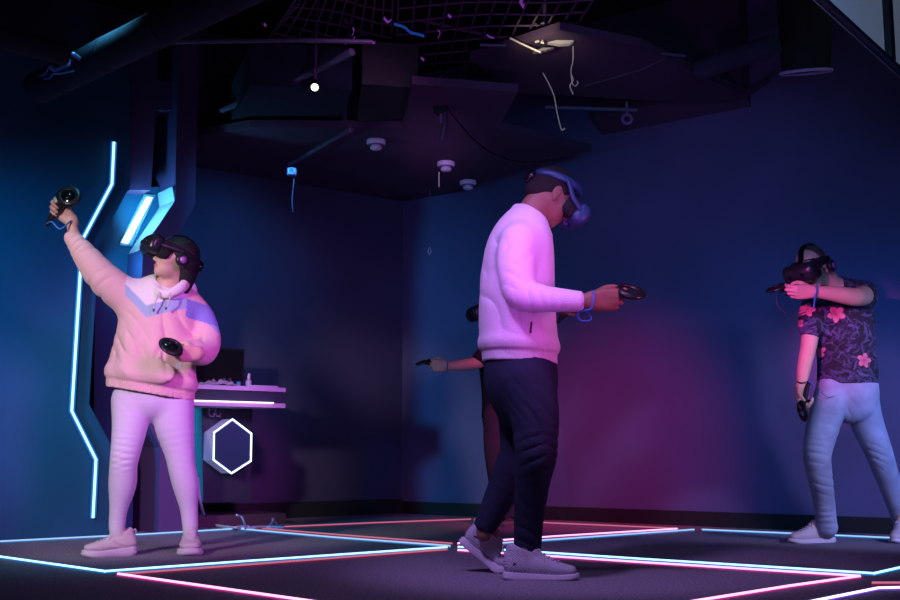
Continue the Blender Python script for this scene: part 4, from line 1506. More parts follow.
# leggings
M_leg = mat('pale leggings', (.64, .57, .74), .75, bump=.15, bscale=220, sheen=.15)
S = SDF(at(95, 545, 5.7) * [1, 0, 1] + [0, 5.05, 0], at(215, 375, 5.3) * [1, 0, 1] + [0, 5.8, .03], .0055)
P_, R_ = T([(151, 376, YW, .160, .125), (151.5, 390, YW, .172, .130), (152, 397, YW, .170, .125)])
S.tube(P_, R_, (1, .2, 0), 4, 0)
lgA = [(131.5, 401, 5.48, .098), (130, 425, 5.45, .086), (125.5, 452, 5.42, .071), (123.5, 466, 5.42, .066), (122.5, 485, 5.445, .066), (119, 507, 5.46, .045), (117.3, 522, 5.47, .040), (117, 530, 5.47, .038)]
lgB = [(172.5, 401, 5.52, .106), (174.5, 425, 5.53, .097), (179.5, 452, 5.54, .074), (182, 468, 5.55, .067), (185.7, 485, 5.57, .064), (188.8, 507, 5.59, .045), (190, 522, 5.60, .040), (190.4, 529, 5.60, .038)]
S.tube(*T(lgA), k=.024, cut1=True)
S.tube(*T(lgB), k=.024, cut1=True)
S.disp(folds([(at(124, 452, 5.33), (.15, 0, 1), .030, .0055, .085), (at(123, 463, 5.33), (-.2, 0, 1), .026, .005, .06), (at(141, 415, 5.4), (.5, 0, .9), .05, .004, .08),
              (at(118, 520, 5.4), (0, 0, 1), .022, .004, .05), (at(180, 455, 5.48), (.2, 0, 1), .035, .0035, .07), (at(190, 520, 5.56), (0, 0, 1), .022, .003, .05)], 11, .75))
S.build('leggings', M_leg, person, base)
S = SDF(at(100, 548, 5.7) * [1, 0, 1] + [0, 5.20, 0], at(205, 515, 5.3) * [1, 0, 1] + [0, 5.75, .03], .005)
S.tube(*T([(117, 526, 5.47, .039), (117.5, 538, 5.47, .033)]), k=0)
k = SDF(S.lo, S.lo + S.h * (S.n - 1), .005)
S.disp(lambda p: .0015 * np.sin(np.arctan2(p[:, 1] - 5.47, p[:, 0] - at(117, 533, 5.47)[0]) * 24))
S.build('sock', mat('pale sock', (.6, .56, .62), .9), person, base)
k.tube(*T([(190.3, 526, 5.60, .039), (190.4, 538, 5.60, .033)]), k=0)
k.disp(lambda p: .0015 * np.sin(np.arctan2(p[:, 1] - 5.60, p[:, 0] - at(190, 533, 5.6)[0]) * 24))
k.build('sock', bpy.data.materials['pale sock'], person, base)

headset(hd, HR, 'black VR headset worn by the person in the pink hoodie', HM, tilt=9, s=.95)
controller(cR, axR, (-.1, -1, .25), 'black controller held high in the raised hand at upper left', CM, solid=True, lanyard=
           [cR - axR * .088, at(52, 222, 5.25), at(60, 229, 5.24), WR + np.array([.012, -.035, -.01])], s=.95)
controller(cL, axL, (.1, -.8, .55), 'black controller held at the belly of the pink hoodie', CM, None, .95, solid=True)

# ------------------------------------------------------------------ 2. player in the white sweater
YC = 4.5
base = np.array([*onz(525, 575, 0)[:2], 0])
B = SDF(at(440, 592, 4.5) * [1, 0, 1] + [0, 4.1, -.02], at(650, 155, 4.5) * [1, 0, 1] + [0, 5.05, .03], .0045)
hd = at(551.5, 196, 4.52)
HR = headframe((.76, .26, -.60))
tor = [(520, 372, YC, .12, .135), (520, 340, YC, .11, .125), (518, 300, YC, .115, .135), (519, 262, YC, .11, .145), (521, 242, YC, .085, .135), (527, 224, YC, .06, .07)]
P_, R_ = T(tor); B.tube(P_, R_, (.94, .34, 0), 4, .02)
B.tube(*T([(525, 232, 4.5, .066), (533, 212, 4.5, .062), (543, 200, 4.5, .064)]), k=.03)
add_head(B, hd, HR, .97)
cC = at(608.5, 300, 4.22); axC = nrm((.92, -.05, .26))
RhC = hframe((.97, -.04, .06), (-.12, -.1, 1))
WC = cC - RhC[:, 0] * .074 + RhC[:, 2] * .030
P_, R_ = T([(519, 240, 4.36, .048), (518, 270, 4.31, .042), (522, 294, 4.28, .034), (552, 300, 4.225, .030)]); B.tube(np.vstack([P_, WC]), np.append(R_, .026), k=.015)
add_hand(B, WC, RhC, s=1.05, curl=[(30, 55, 35), (48, 72, 45), (56, 78, 50), (60, 80, 50)], thumb=((.026, .024, -.012), (.058, .042, -.022), (.090, .046, -.028), (.114, .042, -.034)))
# far arm: hand just ahead of the belly
cF = at(566, 311, 4.80); axF = nrm((.75, -.1, .5))
RhF = hframe((.80, -.35, -.2), (.1, -.2, 1), True)
WF = at(556, 304, 4.84)
P_, R_ = T([(524, 240, 4.64, .048), (527, 272, 4.74, .04), (532, 296, 4.82, .035)]); B.tube(np.vstack([P_, WF]), np.append(R_, .024), k=.015)
add_hand(B, WF, RhF, s=1.0)
legN = [(524, 380, 4.42, .095), (533, 415, 4.39, .080), (535, 455, 4.37, .060), (531, 490, 4.42, .055), (528, 530, 4.47, .030), (527, 554, 4.49, .030)]
legF = [(514, 380, 4.58, .095), (522, 415, 4.60, .080), (521, 455, 4.62, .062), (505, 490, 4.64, .055), (490, 518, 4.66, .032), (484, 534, 4.66, .032)]
for lg in (legN, legF):
    B.tube(*T(lg), k=.03)
f1 = (onz(555.5, 580, 0), (1, -.06), .292, 0)
f2 = (onz(497.5, 572.5, 0), (1, -.12), .292, 37)
for a in (f1, f2):
    add_foot(B, *foot_pts(*a))
person = mk_person(B, 'person', M_skinD, base, 'person in white sweater and dark trousers walking mid-floor, head bowed', .97)
for a in (f1, f2):
    shoe(person, base, *a[:3], .96, None, SH, a[3])

# short hair
H = SDF(hd - .2, hd + .2, .0045)
Lh = lambda *p: loc(hd, HR, p)
H.ell(Lh(-.014, 0, .034), (.100, .081, .091), HR, .0)
H.ell(Lh(-.06, 0, -.02), (.056, .066, .06), HR, .03)
H.ell(Lh(.085, 0, -.055), (.085, .12, .100), HR, .02, 'sub')
H.ell(Lh(-.04, 0, -.12), (.09, .1, .055), HR, .02, 'sub')
H.ell(Lh(.005, .09, -.02), (.028, .035, .045), HR, .01, 'sub')
H.ell(Lh(.005, -.09, -.02), (.028, .035, .045), HR, .01, 'sub')
H.build('hair', M_hairb, person, base)

# sweater
M_sw = mat('white sweatshirt', (.70, .60, .74), .9, bump=.22, bscale=200, sheen=.2, spec=.2)
S = SDF(at(468, 380, 4.5) * [1, 0, 1] + [0, 4.1, 0], at(592, 195, 4.5) * [1, 0, 1] + [0, 4.95, .03], .005)
tr = [(520, 372, YC, .160, .170), (519, 350, YC, .160, .172), (517.5, 322, YC, .157, .172), (517, 292, YC, .153, .172), (518, 268, YC, .146, .178), (520, 246, YC, .130, .175), (524, 229, YC, .100, .125), (530, 217, YC, .068, .075)]
P_, R_ = T(tr); S.tube(P_, R_, (.95, .30, 0), 4, 0)
S.tube(*T([(519, 243, 4.36, .082), (516, 268, 4.315, .076), (521, 292, 4.280, .068), (538, 298, 4.245, .056), (560, 300, 4.215, .046), (581.5, 301.5, 4.195, .039)]), k=.03, cut1=True)
S.tube(*T([(524, 243, 4.64, .082), (526, 270, 4.74, .075), (532, 297, 4.82, .064), (545, 298, 4.84, .050), (556, 301, 4.84, .038)]), k=.03, cut1=True)
# neckband
ncz = at(533, 218, YC)
fz = nrm((.82, .25, -.52))
u_ = nrm(np.cross(fz, [0, 1, 0])); 
S.tube([at(x, y, Y) for x, y, Y in [(516, 207.5, 4.5), (522, 213, 4.43), (533, 223, 4.415), (545, 233, 4.45), (549, 236, 4.5), (543, 231, 4.57), (530, 219, 4.585), (520, 210, 4.56), (516, 207.5, 4.5)]], .014 * np.ones(9), k=.015)
S.cut(at(536, 215, YC), np.array([.72, .05, 1.0]) * [1, 1, 1], .11)
S.ell(at(536, 214, YC), (.058, .062, .075), None, .01, 'sub')
hem_c = at(519, 363, YC)
hn = nrm((-.05, 0, -1))
def sw_disp(p):
    h_ = (p - hem_c) @ -hn
    a = np.arctan2(p[:, 1] - hem_c[1], p[:, 0] - hem_c[0])
    tors = (p[:, 2] < at(520, 300, YC)[2] - .02)
    o = np.where((h_ < .05) & tors, .008, 0) * np.clip((.05 - h_) / .01, 0, 1)
    o += np.where((h_ < .05) & tors, .0014 * np.sin(a * 110), 0)
    o -= np.where(tors, .008 * np.exp(-((h_ - .075) / .025) ** 2), 0)
    return o
S.disp(sw_disp)
S.disp(folds([(at(505, 300, 4.36), (.9, 0, .35), .075, .011, .16), (at(495, 335, 4.4), (.8, 0, .6), .08, .010, .12), (at(520, 285, 4.22), (.5, 0, .85), .05, .009, .09),
              (at(538, 296, 4.2), (1, 0, .2), .045, .007, .08), (at(512, 255, 4.28), (.8, 0, -.5), .07, .008, .10), (at(548, 330, 4.36), (.7, 0, .7), .07, .007, .10),
              (at(500, 255, 4.38), (.95, 0, .2), .075, .008, .10), (at(565, 301, 4.2), (1, 0, 0), .035, .003, .06), (at(535, 255, 4.35), (.6, 0, .8), .07, .006, .08)], 21, .65))
S.D0 = S.D.copy()
S.cut(hem_c, hn, .32)
S.hollow(hem_c, hn, .30, .012, .05)
S.build('sweater', M_sw, person, base)
k = MB()
k.tube([at(531.5, 322, 4.318) - base, at(530.5, 333, 4.312) - base], 1, 6, flat=(.005, .003), side=(1, 0, 0))
k.build('pocket_zip', mat('dark zip', (.05, .03, .06), .5), person)

# trousers
M_tr = mat('dark navy trousers', (.022, .026, .058), .9, bump=.25, bscale=180, spec=.15)
S = SDF(at(465, 560, 4.5) * [1, 0, 1] + [0, 4.15, 0], at(575, 340, 4.5) * [1, 0, 1] + [0, 4.85, .03], .0055)
P_, R_ = T([(520, 352, YC, .140, .155), (521, 378, YC, .150, .160), (523, 396, YC, .130, .150)])
S.tube(P_, R_, (.95, .30, 0), 4, 0)
S.tube(*T([(527, 382, 4.42, .112), (534, 412, 4.39, .100), (535.5, 440, 4.37, .088), (536, 458, 4.365, .080), (532.5, 480, 4.40, .071), (529, 515, 4.45, .060), (527.5, 548, 4.485, .055)]), k=.03, cut1=True)
S.tube(*T([(513, 380, 4.58, .108), (520, 412, 4.60, .096), (520, 450, 4.62, .084), (512, 470, 4.63, .076), (498, 500, 4.65, .062), (483.5, 529, 4.665, .047)]), k=.03, cut1=True)
e1_, e2_ = at(527.5, 548, 4.485), at(483.5, 529, 4.665)
S.disp(folds([(at(538, 458, 4.3), (.15, 0, 1), .038, .010, .10), (at(545, 450, 4.3), (-.3, 0, 1), .045, .010, .08), (at(530, 400, 4.3), (.7, 0, .7), .06, .006, .13), (at(525, 425, 4.3), (.9, 0, .3), .06, .006, .12),
              (at(530, 520, 4.4), (.9, 0, .3), .05, .005, .12), (at(500, 490, 4.6), (.6, 0, .8), .05, .006, .12), (at(524, 540, 4.4), (.2, 0, 1), .04, .004, .06)], 31))
S.build('trousers', M_tr, person, base)

# headset with tether, controller
headset(hd, HR, 'blue-tinted VR headset worn by the person in the white sweater', (M_hmdb, M_lens, M_pad, M_silver), tilt=-4, s=.94, phones=False, band=.034,
        cable=[loc(hd, HR, (-.10, 0, .118)), at(529, 163, 4.6), at(505, 158, 5.0), at(480, 145, 5.5), at(458, 122, 6.1), at(446, 106, 6.5)])
controller(cC, axC, (-.2, -.5, .8), 'black controller pointed ahead in the hand of the white-sweater person', (M_blackp, M_lens, M_silver, M_strap),
           [WC + np.array([.010, -.03, .034]), WC + np.array([.008, -.040, .0]), WC + np.array([-.002, -.034, -.035]), at(579, 312, 4.2), at(578, 318, 4.2), at(583, 321, 4.2), at(591, 319, 4.2), cC - axC * .09 + np.array([0, 0, -.01])], 1.0)
controller(cF + np.array([.02, .03, .0]), axF, (-.3, 0, 1), 'controller half hidden behind the forearm of the white-sweater person', CM, None, .8, ring=False)

# ------------------------------------------------------------------ 3. player in flowered shirt and jeans
YR = 6.25
base = np.array([*onz(855, 541, 0)[:2], 0])
B = SDF(at(765, 556, 6.2) * [1, 0, 1] + [0, 5.55, -.02], at(940, 235, 6.2) * [1, 0, 1] + [0, 6.75, .03], .005)
hd = at(812, 268, 6.02)
HR = headframe((-.62, -.62, -.42), (-.12, 0, 1))
tor = [(848, 390, YR, .145, .11), (847, 360, YR, .140, .105), (843, 325, YR - .02, .150, .11), (840, 302, YR - .04, .155, .10), (836, 290, YR - .06, .09, .07)]
P_, R_ = T(tor); B.tube(P_, R_, (1, -.15, 0), 4, .02)
B.tube(*T([(838, 294, 6.20, .066), (828, 281, 6.12, .060), (819, 270, 6.06, .062)]), k=.03)
add_head(B, hd, HR, 1.0)
# hanging right arm
RhA = hframe((-.10, -.22, -.97), (-.85, -.42, .2))
WA = at(801.5, 386, 6.04)
P_, R_ = T([(812, 305, 6.20, .056), (811, 328, 6.18, .050), (808.5, 347, 6.15, .044), (804, 368, 6.09, .038)]); B.tube(np.vstack([P_, WA]), np.append(R_, .027), k=.02)
add_hand(B, WA, RhA, curl=[(35, 50, 30), (42, 58, 40), (50, 66, 45), (55, 70, 45)])
cA = WA + RhA[:, 0] * .07 - RhA[:, 2] * .030
# left arm folded across to the headset
RhB = hframe((-.97, -.12, -.06), (.0, -.35, .95), True)
WB = at(812.5, 291.5, 5.86)
P_, R_ = T([(862, 293, 6.20, .060), (864, 295, 6.06, .056), (858, 297, 5.93, .050), (850, 296.5, 5.89, .048), (832, 293.5, 5.87, .040)]); B.tube(np.vstack([P_, WB]), np.append(R_, .029), k=.02)
add_hand(B, WB, RhB, s=.98, curl=[(28, 55, 30), (36, 62, 40), (44, 68, 45), (50, 70, 45)])
cB = WB + RhB[:, 0] * .074 - RhB[:, 2] * .030
lgA = [(833, 396, 6.22, .09), (823, 425, 6.15, .08), (817.5, 458, 6.10, .060), (823, 490, 6.17, .054), (827, 520, 6.22, .037), (829, 532, 6.23, .035)]
lgB = [(861, 396, 6.28, .09), (867, 425, 6.30, .08), (878, 452, 6.30, .060), (891, 490, 6.38, .054), (903, 522, 6.44, .037), (906, 533, 6.44, .035)]
for lg in (lgA, lgB):
    B.tube(*T(lg), k=.03)
f1 = (onz(803, 543, 0), (-.97, -.26), .285, 0)
f2 = (onz(898, 542.5, 0), (-.55, -.83), .285, 0)
for a in (f1, f2):
    add_foot(B, *foot_pts(*a))
person = mk_person(B, 'person', M_skinR, base, 'person in flowered short-sleeved shirt and light jeans bending head at right')
for a in (f1, f2):
    shoe(person, base, *a[:3], .95, None, (mat('off white sneaker', (.62, .50, .56), .6), M_sole, M_lace, M_blackp) if a is f1 else (bpy.data.materials['off white sneaker'], M_sole, M_lace, M_blackp), a[3])
# cropped hair
H = SDF(hd - .2, hd + .2, .0045)
Lh = lambda *p: loc(hd, HR, p)
H.ell(Lh(-.016, 0, .036), (.0985, .0785, .0895), HR, .0)
H.ell(Lh(.10, 0, .02), (.09, .12, .12), HR, .02, 'sub')
H.ell(Lh(.0, .09, -.03), (.03, .035, .05), HR, .01, 'sub')
H.ell(Lh(.0, -.09, -.03), (.03, .035, .05), HR, .01, 'sub')
H.ell(Lh(-.03, 0, -.10), (.12, .12, .08), HR, .02, 'sub')
H.build('hair', mat('cropped hair', (.10, .05, .045), .8, bump=.4, bscale=300), person, base)

# shirt
M_shirt = mat('flowered shirt cloth', (.02, .02, .03), .85, vcol=True, bump=.1, bscale=200)
S = SDF(at(788, 395, 6.2) * [1, 0, 1] + [0, 5.75, 0], at(890, 270, 6.2) * [1, 0, 1] + [0, 6.55, .03], .0045)
tr = [(848, 396, YR, .170, .132), (847.5, 370, YR, .166, .130), (846, 350, YR, .163, .128), (843.5, 325, YR - .02, .172, .130), (841, 308, YR - .04, .172, .120), (838, 296, YR - .05, .135, .095), (834, 288, YR - .07, .075, .070)]
P_, R_ = T(tr); S.tube(P_, R_, (1, -.15, 0), 4, 0)
S.tube(*T([(818, 301, 6.19, .080), (812.5, 315, 6.185, .076), (811, 332, 6.17, .068)]), k=.03, cut1=True)
S.tube(*T([(856, 296, 6.22, .090), (863, 295, 6.15, .082), (864.5, 295.5, 6.04, .070)]), k=.035, cut1=True)
S.ell(at(830, 281, 6.12), (.066, .066, .06), None, .01, 'sub')
hem_c = at(848, 384.5, YR); hn = nrm((.03, -.0, -1))
S.disp(folds([(at(835, 345, 6.1), (.5, 0, .85), .08, .007, .15), (at(855, 365, 6.1), (.3, 0, 1), .07, .007, .10), (at(828, 320, 6.1), (.9, 0, .4), .07, .007, .10), (at(825, 372, 6.1), (.5, 0, 1), .06, .006, .08)], 41))
S.D0 = S.D.copy()
S.cut(hem_c, hn, .3); S.hollow(hem_c, hn, .3, .008, .04)
flowers = [at(x, y, 6.1) for x, y in [(809, 309), (837, 314), (825, 350), (866, 360), (822, 379), (801, 322), (856, 338)]]
def shirtcol(V):
    c = np.tile(np.array([.012, .011, .022]), (len(V), 1))
    r = np.random.default_rng(5)
    ctr = V[r.integers(0, len(V), 1100)]
    for i, q in enumerate(ctr):
        a = r.uniform(0, math.pi); ln = r.uniform(.012, .036); wd_ = ln * r.uniform(.13, .26)
        d = np.array([math.cos(a), 0, math.sin(a)]); bend = r.uniform(-12, 12)
        e = V - q
        near = np.nonzero((np.abs(e) < ln * 1.1).all(1))[0]
        e = e[near]
        u_ = e @ d; v_ = e @ np.array([-d[2], 0, d[0]]) + bend * u_ * u_
        m_ = (u_ / ln) ** 2 + (v_ / wd_) ** 2 < 1
        c[near[m_]] = np.array([.085, .08, .19]) * r.uniform(.2, 1.0)
    for i, q in enumerate(flowers[:6]):
        rad = (.040, .046, .036, .042, .034, .028)[i]
        e = V - q
        fr_ = V[:, 1] < YR + .02
        rr = np.hypot(e[:, 0], e[:, 2]); aa = np.arctan2(e[:, 2], e[:, 0])
        pet = rad * (.55 + .45 * np.abs(np.cos(2.5 * aa + i)))
        m_ = (rr < pet) & fr_
        c[m_] = np.array([.55, .17, .24]) * (.6 + .5 * (rr[m_] / rad))[:, None]
        c[(rr < rad * .18) & fr_] = (.35, .08, .12)
    return c
S.build('shirt', M_shirt, person, base, 1, shirtcol)
# jeans
M_jean = mat('light denim', (.30, .33, .48), .85, var=.22, vscale=9, bump=.2, bscale=300)
S = SDF(at(795, 540, 6.2) * [1, 0, 1] + [0, 5.8, 0], at(935, 368, 6.2) * [1, 0, 1] + [0, 6.65, .03], .0055)
P_, R_ = T([(848, 374, YR, .160, .118), (847.5, 392, YR, .172, .130), (847, 402, YR, .160, .120)])
S.tube(P_, R_, (1, -.1, 0), 4, 0)
S.tube(*T([(832, 396, 6.22, .098), (824, 422, 6.15, .090), (817.5, 452, 6.10, .076), (818.5, 468, 6.11, .070), (823, 495, 6.17, .060), (826.5, 522, 6.22, .056), (827.5, 528, 6.22, .058)]), k=.016, cut1=True)
S.tube(*T([(860, 396, 6.28, .100), (866, 420, 6.30, .092), (878, 450, 6.30, .076), (885, 470, 6.33, .068), (895, 498, 6.40, .060), (904, 524, 6.44, .056), (906, 530, 6.44, .057)]), k=.016, cut1=True)
S.disp(folds([(at(817, 458, 6.03), (.1, 0, 1), .040, .007, .11), (at(823, 490, 6.1), (.3, 0, 1), .045, .006, .10), (at(827, 520, 6.15), (0, 0, 1), .032, .007, .07), (at(845, 408, 6.12), (.8, 0, .6), .05, .006, .10),
              (at(880, 455, 6.22), (.4, 0, 1), .040, .007, .09), (at(830, 425, 6.08), (.4, 0, .9), .07, .005, .10), (at(903, 520, 6.38), (0.3, 0, 1), .03, .006, .07)], 51, .55))
je = S.build('jeans', M_jean, person, base)
k = MB()
k.tube(crom([at(x, y, Y) - base for x, y, Y in [(820, 388, 6.108), (823, 394, 6.098), (829, 397, 6.088), (834, 396, 6.085)]], 4), .0025, 6)
k.build('pocket_seam', mat('seam thread', (.2, .2, .32), .8), je)
k = MB()
k.tube(crom([at(x, y, Y) - base for x, y, Y in [(797, 381.5, 6.03), (801, 383, 6.0), (806, 382, 6.03)]], 4), .004, 6)
k.build('wristband', M_strapk, person)

headset(hd, HR, 'black VR headset with headphones worn by the flowered-shirt person', HM, tilt=4, s=1.02)
controller(cA, nrm((-.22, -.30, -.9)), (-.95, .15, .3), 'black controller hanging low in the flowered-shirt person\'s lowered hand', CM,
           [cA + np.array([.016, -.012, .088]), at(811, 383, 6.0), at(814, 386, 6.02)], .95, ring=True)
controller(cB + np.array([-.02, .02, .0]), nrm((-.92, .18, .12)), (0, -.3, 1), 'black controller held up against the headset by the flowered-shirt person', CM,
           [WB + np.array([.01, -.035, .03]), WB + np.array([.008, -.045, -.005]), WB + np.array([.002, -.035, -.03]), at(814, 305, 5.84), at(813, 309, 5.84)], .95)
k = MB()
k.tube(crom([at(x, y, Y) for x, y, Y in [(783, 290, 5.93), (777, 297, 5.93), (778, 306, 5.93), (785, 313, 5.93), (795, 315, 5.95), (806, 312, 5.98)]], 6), .0035, 6)
o = k.build('thin_cable', M_strapk); tag(o, 'thin dark cable looping under the raised controller at right', 'cable')

# ------------------------------------------------------------------ 4. player behind the one in white
YB = 7.6
base = np.array([*onz(500, 524, 0)[:2], 0])
B = SDF(at(405, 535, 7.6) * [1, 0, 1] + [0, 7.15, -.02], at(545, 285, 7.6) * [1, 0, 1] + [0, 8.0, .05], .006)
hd = at(494, 312, 7.58)
HR = headframe((-.9, -.28, -.18))
tor = [(500, 412, YB, .095, .12), (499, 385, YB, .095, .12), (497, 358, YB, .11, .15), (497, 340, YB, .10, .155), (496, 332, YB, .07, .08)]
P_, R_ = T(tor); B.tube(P_, R_, (.95, .3, 0), 4, .02)
B.tube(*T([(499, 336, YB, .062), (497, 322, 7.59, .058)]), k=.03)
add_head(B, hd, HR, 1.0)
RhD = hframe((-.99, -.05, .08), (.06, -.15, 1), True)
WD = at(447.5, 366.5, 7.36)
P_, R_ = T([(497, 342, 7.44, .055), (490, 352, 7.40, .048), (479, 362, 7.38, .043), (464, 365, 7.37, .038)]); B.tube(np.vstack([P_, WD]), np.append(R_, .027), k=.02)
add_hand(B, WD, RhD, curl=[(25, 45, 30), (42, 60, 40), (50, 66, 45), (55, 70, 45)])
P_, R_ = T([(499, 342, 7.78, .055), (502, 366, 7.84, .045), (500, 390, 7.80, .035)]); B.tube(P_, R_, k=.02)
add_hand(B, at(500, 396, 7.8), hframe((-.1, 0, -1), (-1, 0, 0)))
lgA = [(499, 416, 7.52, .06), (497, 440, 7.48, .07), (496, 466, 7.46, .06), (500, 495, 7.5, .054), (503, 516, 7.52, .037)]
lgB = [(503, 416, 7.68, .06), (506, 440, 7.72, .07), (508, 466, 7.72, .06), (512, 495, 7.76, .054), (515, 514, 7.78, .037)]
for lg in (lgA, lgB):
    B.tube(*T(lg), k=.03)
f1 = (onz(497, 525, 0), (-.95, -.3), .27, 0); f2 = (onz(508, 522, 0), (-.95, -.2), .27, 0)
for a in (f1, f2):
    add_foot(B, *foot_pts(*a))
person = mk_person(B, 'person', M_skinR, base, 'person in black mostly hidden behind the white sweater, one forearm reaching out')
M_darkshoe = mat('dark pink shoe', (.16, .10, .12), .7)  # plain dark pink base colour
for a in (f1, f2):
    shoe(person, base, *a[:3], .95, None, (M_darkshoe, mat('dark sole', (.2, .12, .14), .7) if a is f1 else bpy.data.materials['dark sole'], M_strapk, M_blackp), 0)
H = SDF(hd - .2, hd + .2, .006)
Lh = lambda *p: loc(hd, HR, p)
H.ell(Lh(-.016, 0, .036), (.105, .086, .096), HR, .0)
H.ell(Lh(-.06, 0, -.02), (.055, .066, .06), HR, .03)
H.ell(Lh(.09, 0, -.04), (.09, .12, .10), HR, .02, 'sub')
H.build('hair', M_hairb, person, base)
M_bt = mat('black tee cloth', (.014, .014, .02), .85)
S = SDF(at(455, 425, 7.6) * [1, 0, 1] + [0, 7.2, 0], at(540, 320, 7.6) * [1, 0, 1] + [0, 8.0, .05], .0055)
tr = [(501, 430, YB, .132, .168), (501, 415, YB, .130, .165), (500, 395, YB, .122, .155), (498, 365, YB, .128, .160), (497, 345, YB, .125, .165), (497, 334, YB, .085, .11)]
P_, R_ = T(tr); S.tube(P_, R_, (.95, .3, 0), 4, 0)
S.tube(*T([(497, 343, 7.46, .075), (489, 352, 7.41, .068), (478.5, 360.5, 7.385, .058)]), k=.03, cut1=True)
S.tube(*T([(499, 343, 7.76, .075), (502, 366, 7.83, .060)]), k=.03, cut1=True)
S.cut(at(500, 419, YB), (0, 0, -1), .25)
S.disp(folds([(at(492, 385, 7.45), (.4, 0, 1), .07, .006, .14), (at(486, 354, 7.35), (.8, 0, .6), .05, .005, .08)], 61))
S.build('shirt', M_bt, person, base)
M_bj = mat('faded dark jeans', (.045, .036, .060), .85, var=.3, vscale=7)
S = SDF(at(465, 530, 7.6) * [1, 0, 1] + [0, 7.2, 0], at(545, 395, 7.6) * [1, 0, 1] + [0, 8.0, .05], .006)
P_, R_ = T([(501, 402, YB, .120, .150), (501, 420, YB, .125, .155)]); S.tube(P_, R_, (.95, .3, 0), 4, 0)
S.tube(*T([(498, 418, 7.5, .10), (497, 445, 7.48, .090), (497, 468, 7.46, .072), (500, 495, 7.5, .062), (502, 518, 7.52, .058)]), k=.03, cut1=True)
S.tube(*T([(503, 418, 7.7, .10), (506, 445, 7.72, .090), (508, 468, 7.72, .072), (512, 495, 7.76, .062), (514, 516, 7.78, .058)]), k=.03, cut1=True)
S.disp(folds([(at(495, 462, 7.4), (.2, 0, 1), .05, .006, .12), (at(498, 500, 7.45), (.2, 0, 1), .05, .006, .12)], 71))
S.build('jeans', M_bj, person, base)
headset(hd, HR, 'dark VR headset peeking out behind the back of the white sweater', HM, s=1.0)
cD = WD + RhD[:, 0] * .076 - RhD[:, 2] * .028
controller(cD, nrm((-.95, .0, .12)), (0, -.2, 1), 'dark controller held out by the person hidden behind the white sweater', CM,
           [WD + np.array([.0, -.03, .03]), WD + np.array([.0, -.04, 0]), at(447, 374, 7.34), at(441, 376, 7.34), cD + np.array([.085, -.02, -.01])], .95)
# ================================================================== CAMERA AND LIGHT
sc = bpy.context.scene
cd = bpy.data.cameras.new('camera'); cam = bpy.data.objects.new('camera', cd); COL.objects.link(cam)
cam.location = (0, 0, CAMH); cam.rotation_euler = (math.pi / 2 + PITCH, 0, 0)
cd.sensor_width = 36; cd.lens = 36 * FPX / 900; cd.clip_start = .05
sc.camera = cam


def spot(name, loc_, tgt, col, power, size=60, blend=.8, rad=.15):
    d = bpy.data.lights.new(name, 'SPOT'); d.color = col; d.energy = power; d.spot_size = math.radians(size); d.spot_blend = blend; d.shadow_soft_size = rad
    o = bpy.data.objects.new(name, d); COL.objects.link(o); o.location = loc_
    o.rotation_euler = (Vector(tgt) - Vector(loc_)).to_track_quat('-Z', 'Y').to_euler(); return o


def area(name, loc_, tgt, col, power, sx=1, sy=1):
    d = bpy.data.lights.new(name, 'AREA'); d.color = col; d.energy = power; d.shape = 'RECTANGLE'; d.size = sx; d.size_y = sy
    o = bpy.data.objects.new(name, d); COL.objects.link(o); o.location = loc_
    o.rotation_euler = (Vector(tgt) - Vector(loc_)).to_track_quat('-Z', 'Y').to_euler(); return o


W = bpy.data.worlds.new('world'); sc.world = W; W.use_nodes = True
W.node_tree.nodes['Background'].inputs['Color'].default_value = (.085, .085, .15, 1)
W.node_tree.nodes['Background'].inputs['Strength'].default_value = .42

# key on the pink hoodie: pale from the front left, magenta from the right
spot('key_left', (-2.5, 2.2, 1.9), (-1.75, 5.5, .84), (1.0, .86, .95), 370, 31, .4)
spot('magenta_left', (.8, 2.4, 1.9), (-1.1, 5.5, .85), (.78, .12, 1.0), 600, 26, .6, .55)
# sweater: lavender from the left and behind, pink from low right
spot('lavender_centre', (-.7, 3.0, 2.95), (.3, 4.5, .70), (.55, .34, 1.0), 215, 38, .7)
spot('pink_centre', (2.0, 3.4, 1.05), (.35, 4.5, 1.0), (1.0, .13, .62), 62, 44, .8)
# flowered shirt
spot('magenta_right', (-.3, 2.6, 1.5), (2.05, 6.1, 1.15), (1.0, .10, .70), 900, 10.5, .7)
spot('blue_right', (3.4, 3.2, 1.6), (2.4, 6.2, .6), (.64, .54, 1.0), 280, 32, .6)
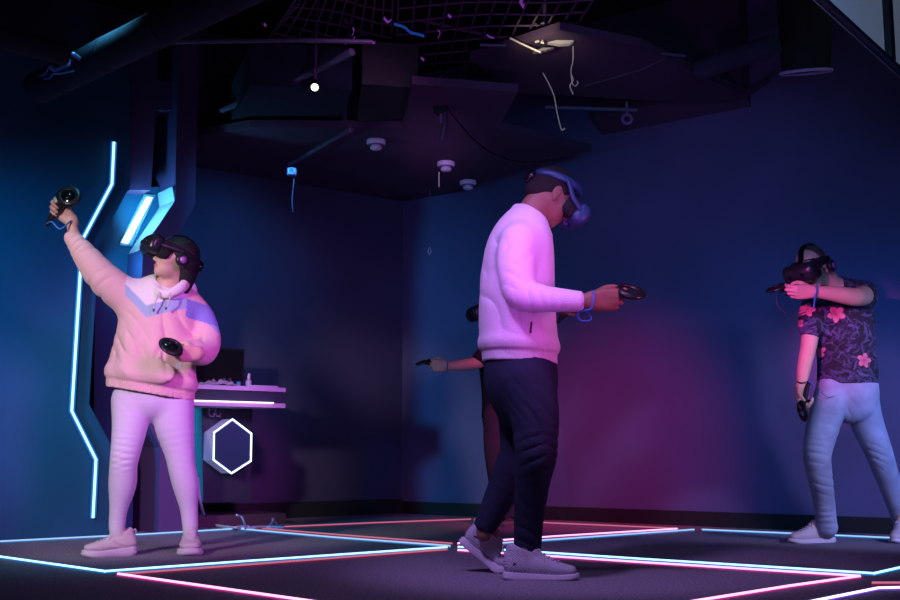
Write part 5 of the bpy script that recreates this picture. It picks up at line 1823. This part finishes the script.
# washes on the walls
spot('wall_magenta', (.8, 5.0, 2.8), (.95, 8.1, .22), (1.0, .02, .24), 360, 40, 1.0)
spot('wall_blue', (1.2, 2.9, 2.0), (1.2, 8.0, 1.7), (.11, .33, 1.0), 180, 66, 1.0, .5)
spot('wall_blue_right', (3.9, 4.2, 1.4), (2.85, 6.8, .6), (.0, .26, 1.0), 210, 60, 1.0)
spot('left_blue', (-3.7, 4.2, 1.5), (-2.75, 6.3, 1.2), (.02, .48, 1.0), 480, 56, 1.0)
spot('left_wall_purple', (-.3, 5.0, 2.9), (-.95, 8.7, 1.5), (.65, .25, .8), 35, 44, 1.0)
spot('left_wall_blue', (-.9, 6.4, 2.5), (-1.75, 8.15, 1.7), (.02, .40, 1.0), 80, 56, 1.0)
FC = DP(202, 445, 0) - N1 * .2
area('recess_fill', FC - U * .07, FC, (.03, .50, 1.0), 1.6, .12, .8)  # added unseen fill, turns the pedestal's left side cyan
spot('chamfer_fill', PL(130, 214, -.075), PL(172, 206, -.25), (.10, .60, 1.0), 14, 150, 1.0, .03)  # extra hidden spot beside the light bar, boosts cyan on the chamfer
spot('chamfer_fill_low', PL(116, 262, -.09), PL(150, 275, -.25), (.05, .55, 1.0), 5, 150, 1.0, .03)  # second hidden fill for the faces lower down
spot('desk_pink', (-.2, 4.6, 2.4), (-1.2, 7.3, .92), (.9, .2, .95), 240, 13, .8)  # narrow unseen spot added to brighten the desk edges
spot('ceiling_purple', (.2, 3.0, .9), (.3, 7.2, 2.9), (.60, .10, .8), 60, 60, 1.0)
spot('detector_violet', (-.2, 3.0, .9), (-.1, 7.4, 2.6), (.75, .3, 1.0), 300, 8.5, .9)
spot('floor_teal', (-1.6, 5.0, 2.9), (-1.5, 5.9, 0), (.08, .5, .72), 120, 62, 1.0)
spot('floor_violet', (.4, 3.0, 2.95), (.5, 4.6, 0), (.60, .40, .95), 52, 80, 1.0)
spot('bracket_lamp', (.45, 6.0, 2.75), (.55, 6.2, 2.95), (1.0, .85, .6), 3, 90, .8, .02)

sc.view_settings.view_transform = 'Standard'
sc.view_settings.look = 'None'
sc.view_settings.exposure = 0
sc.cycles.use_denoising = True
sc.cycles.max_bounces = 6
sc.cycles.sample_clamp_indirect = 4
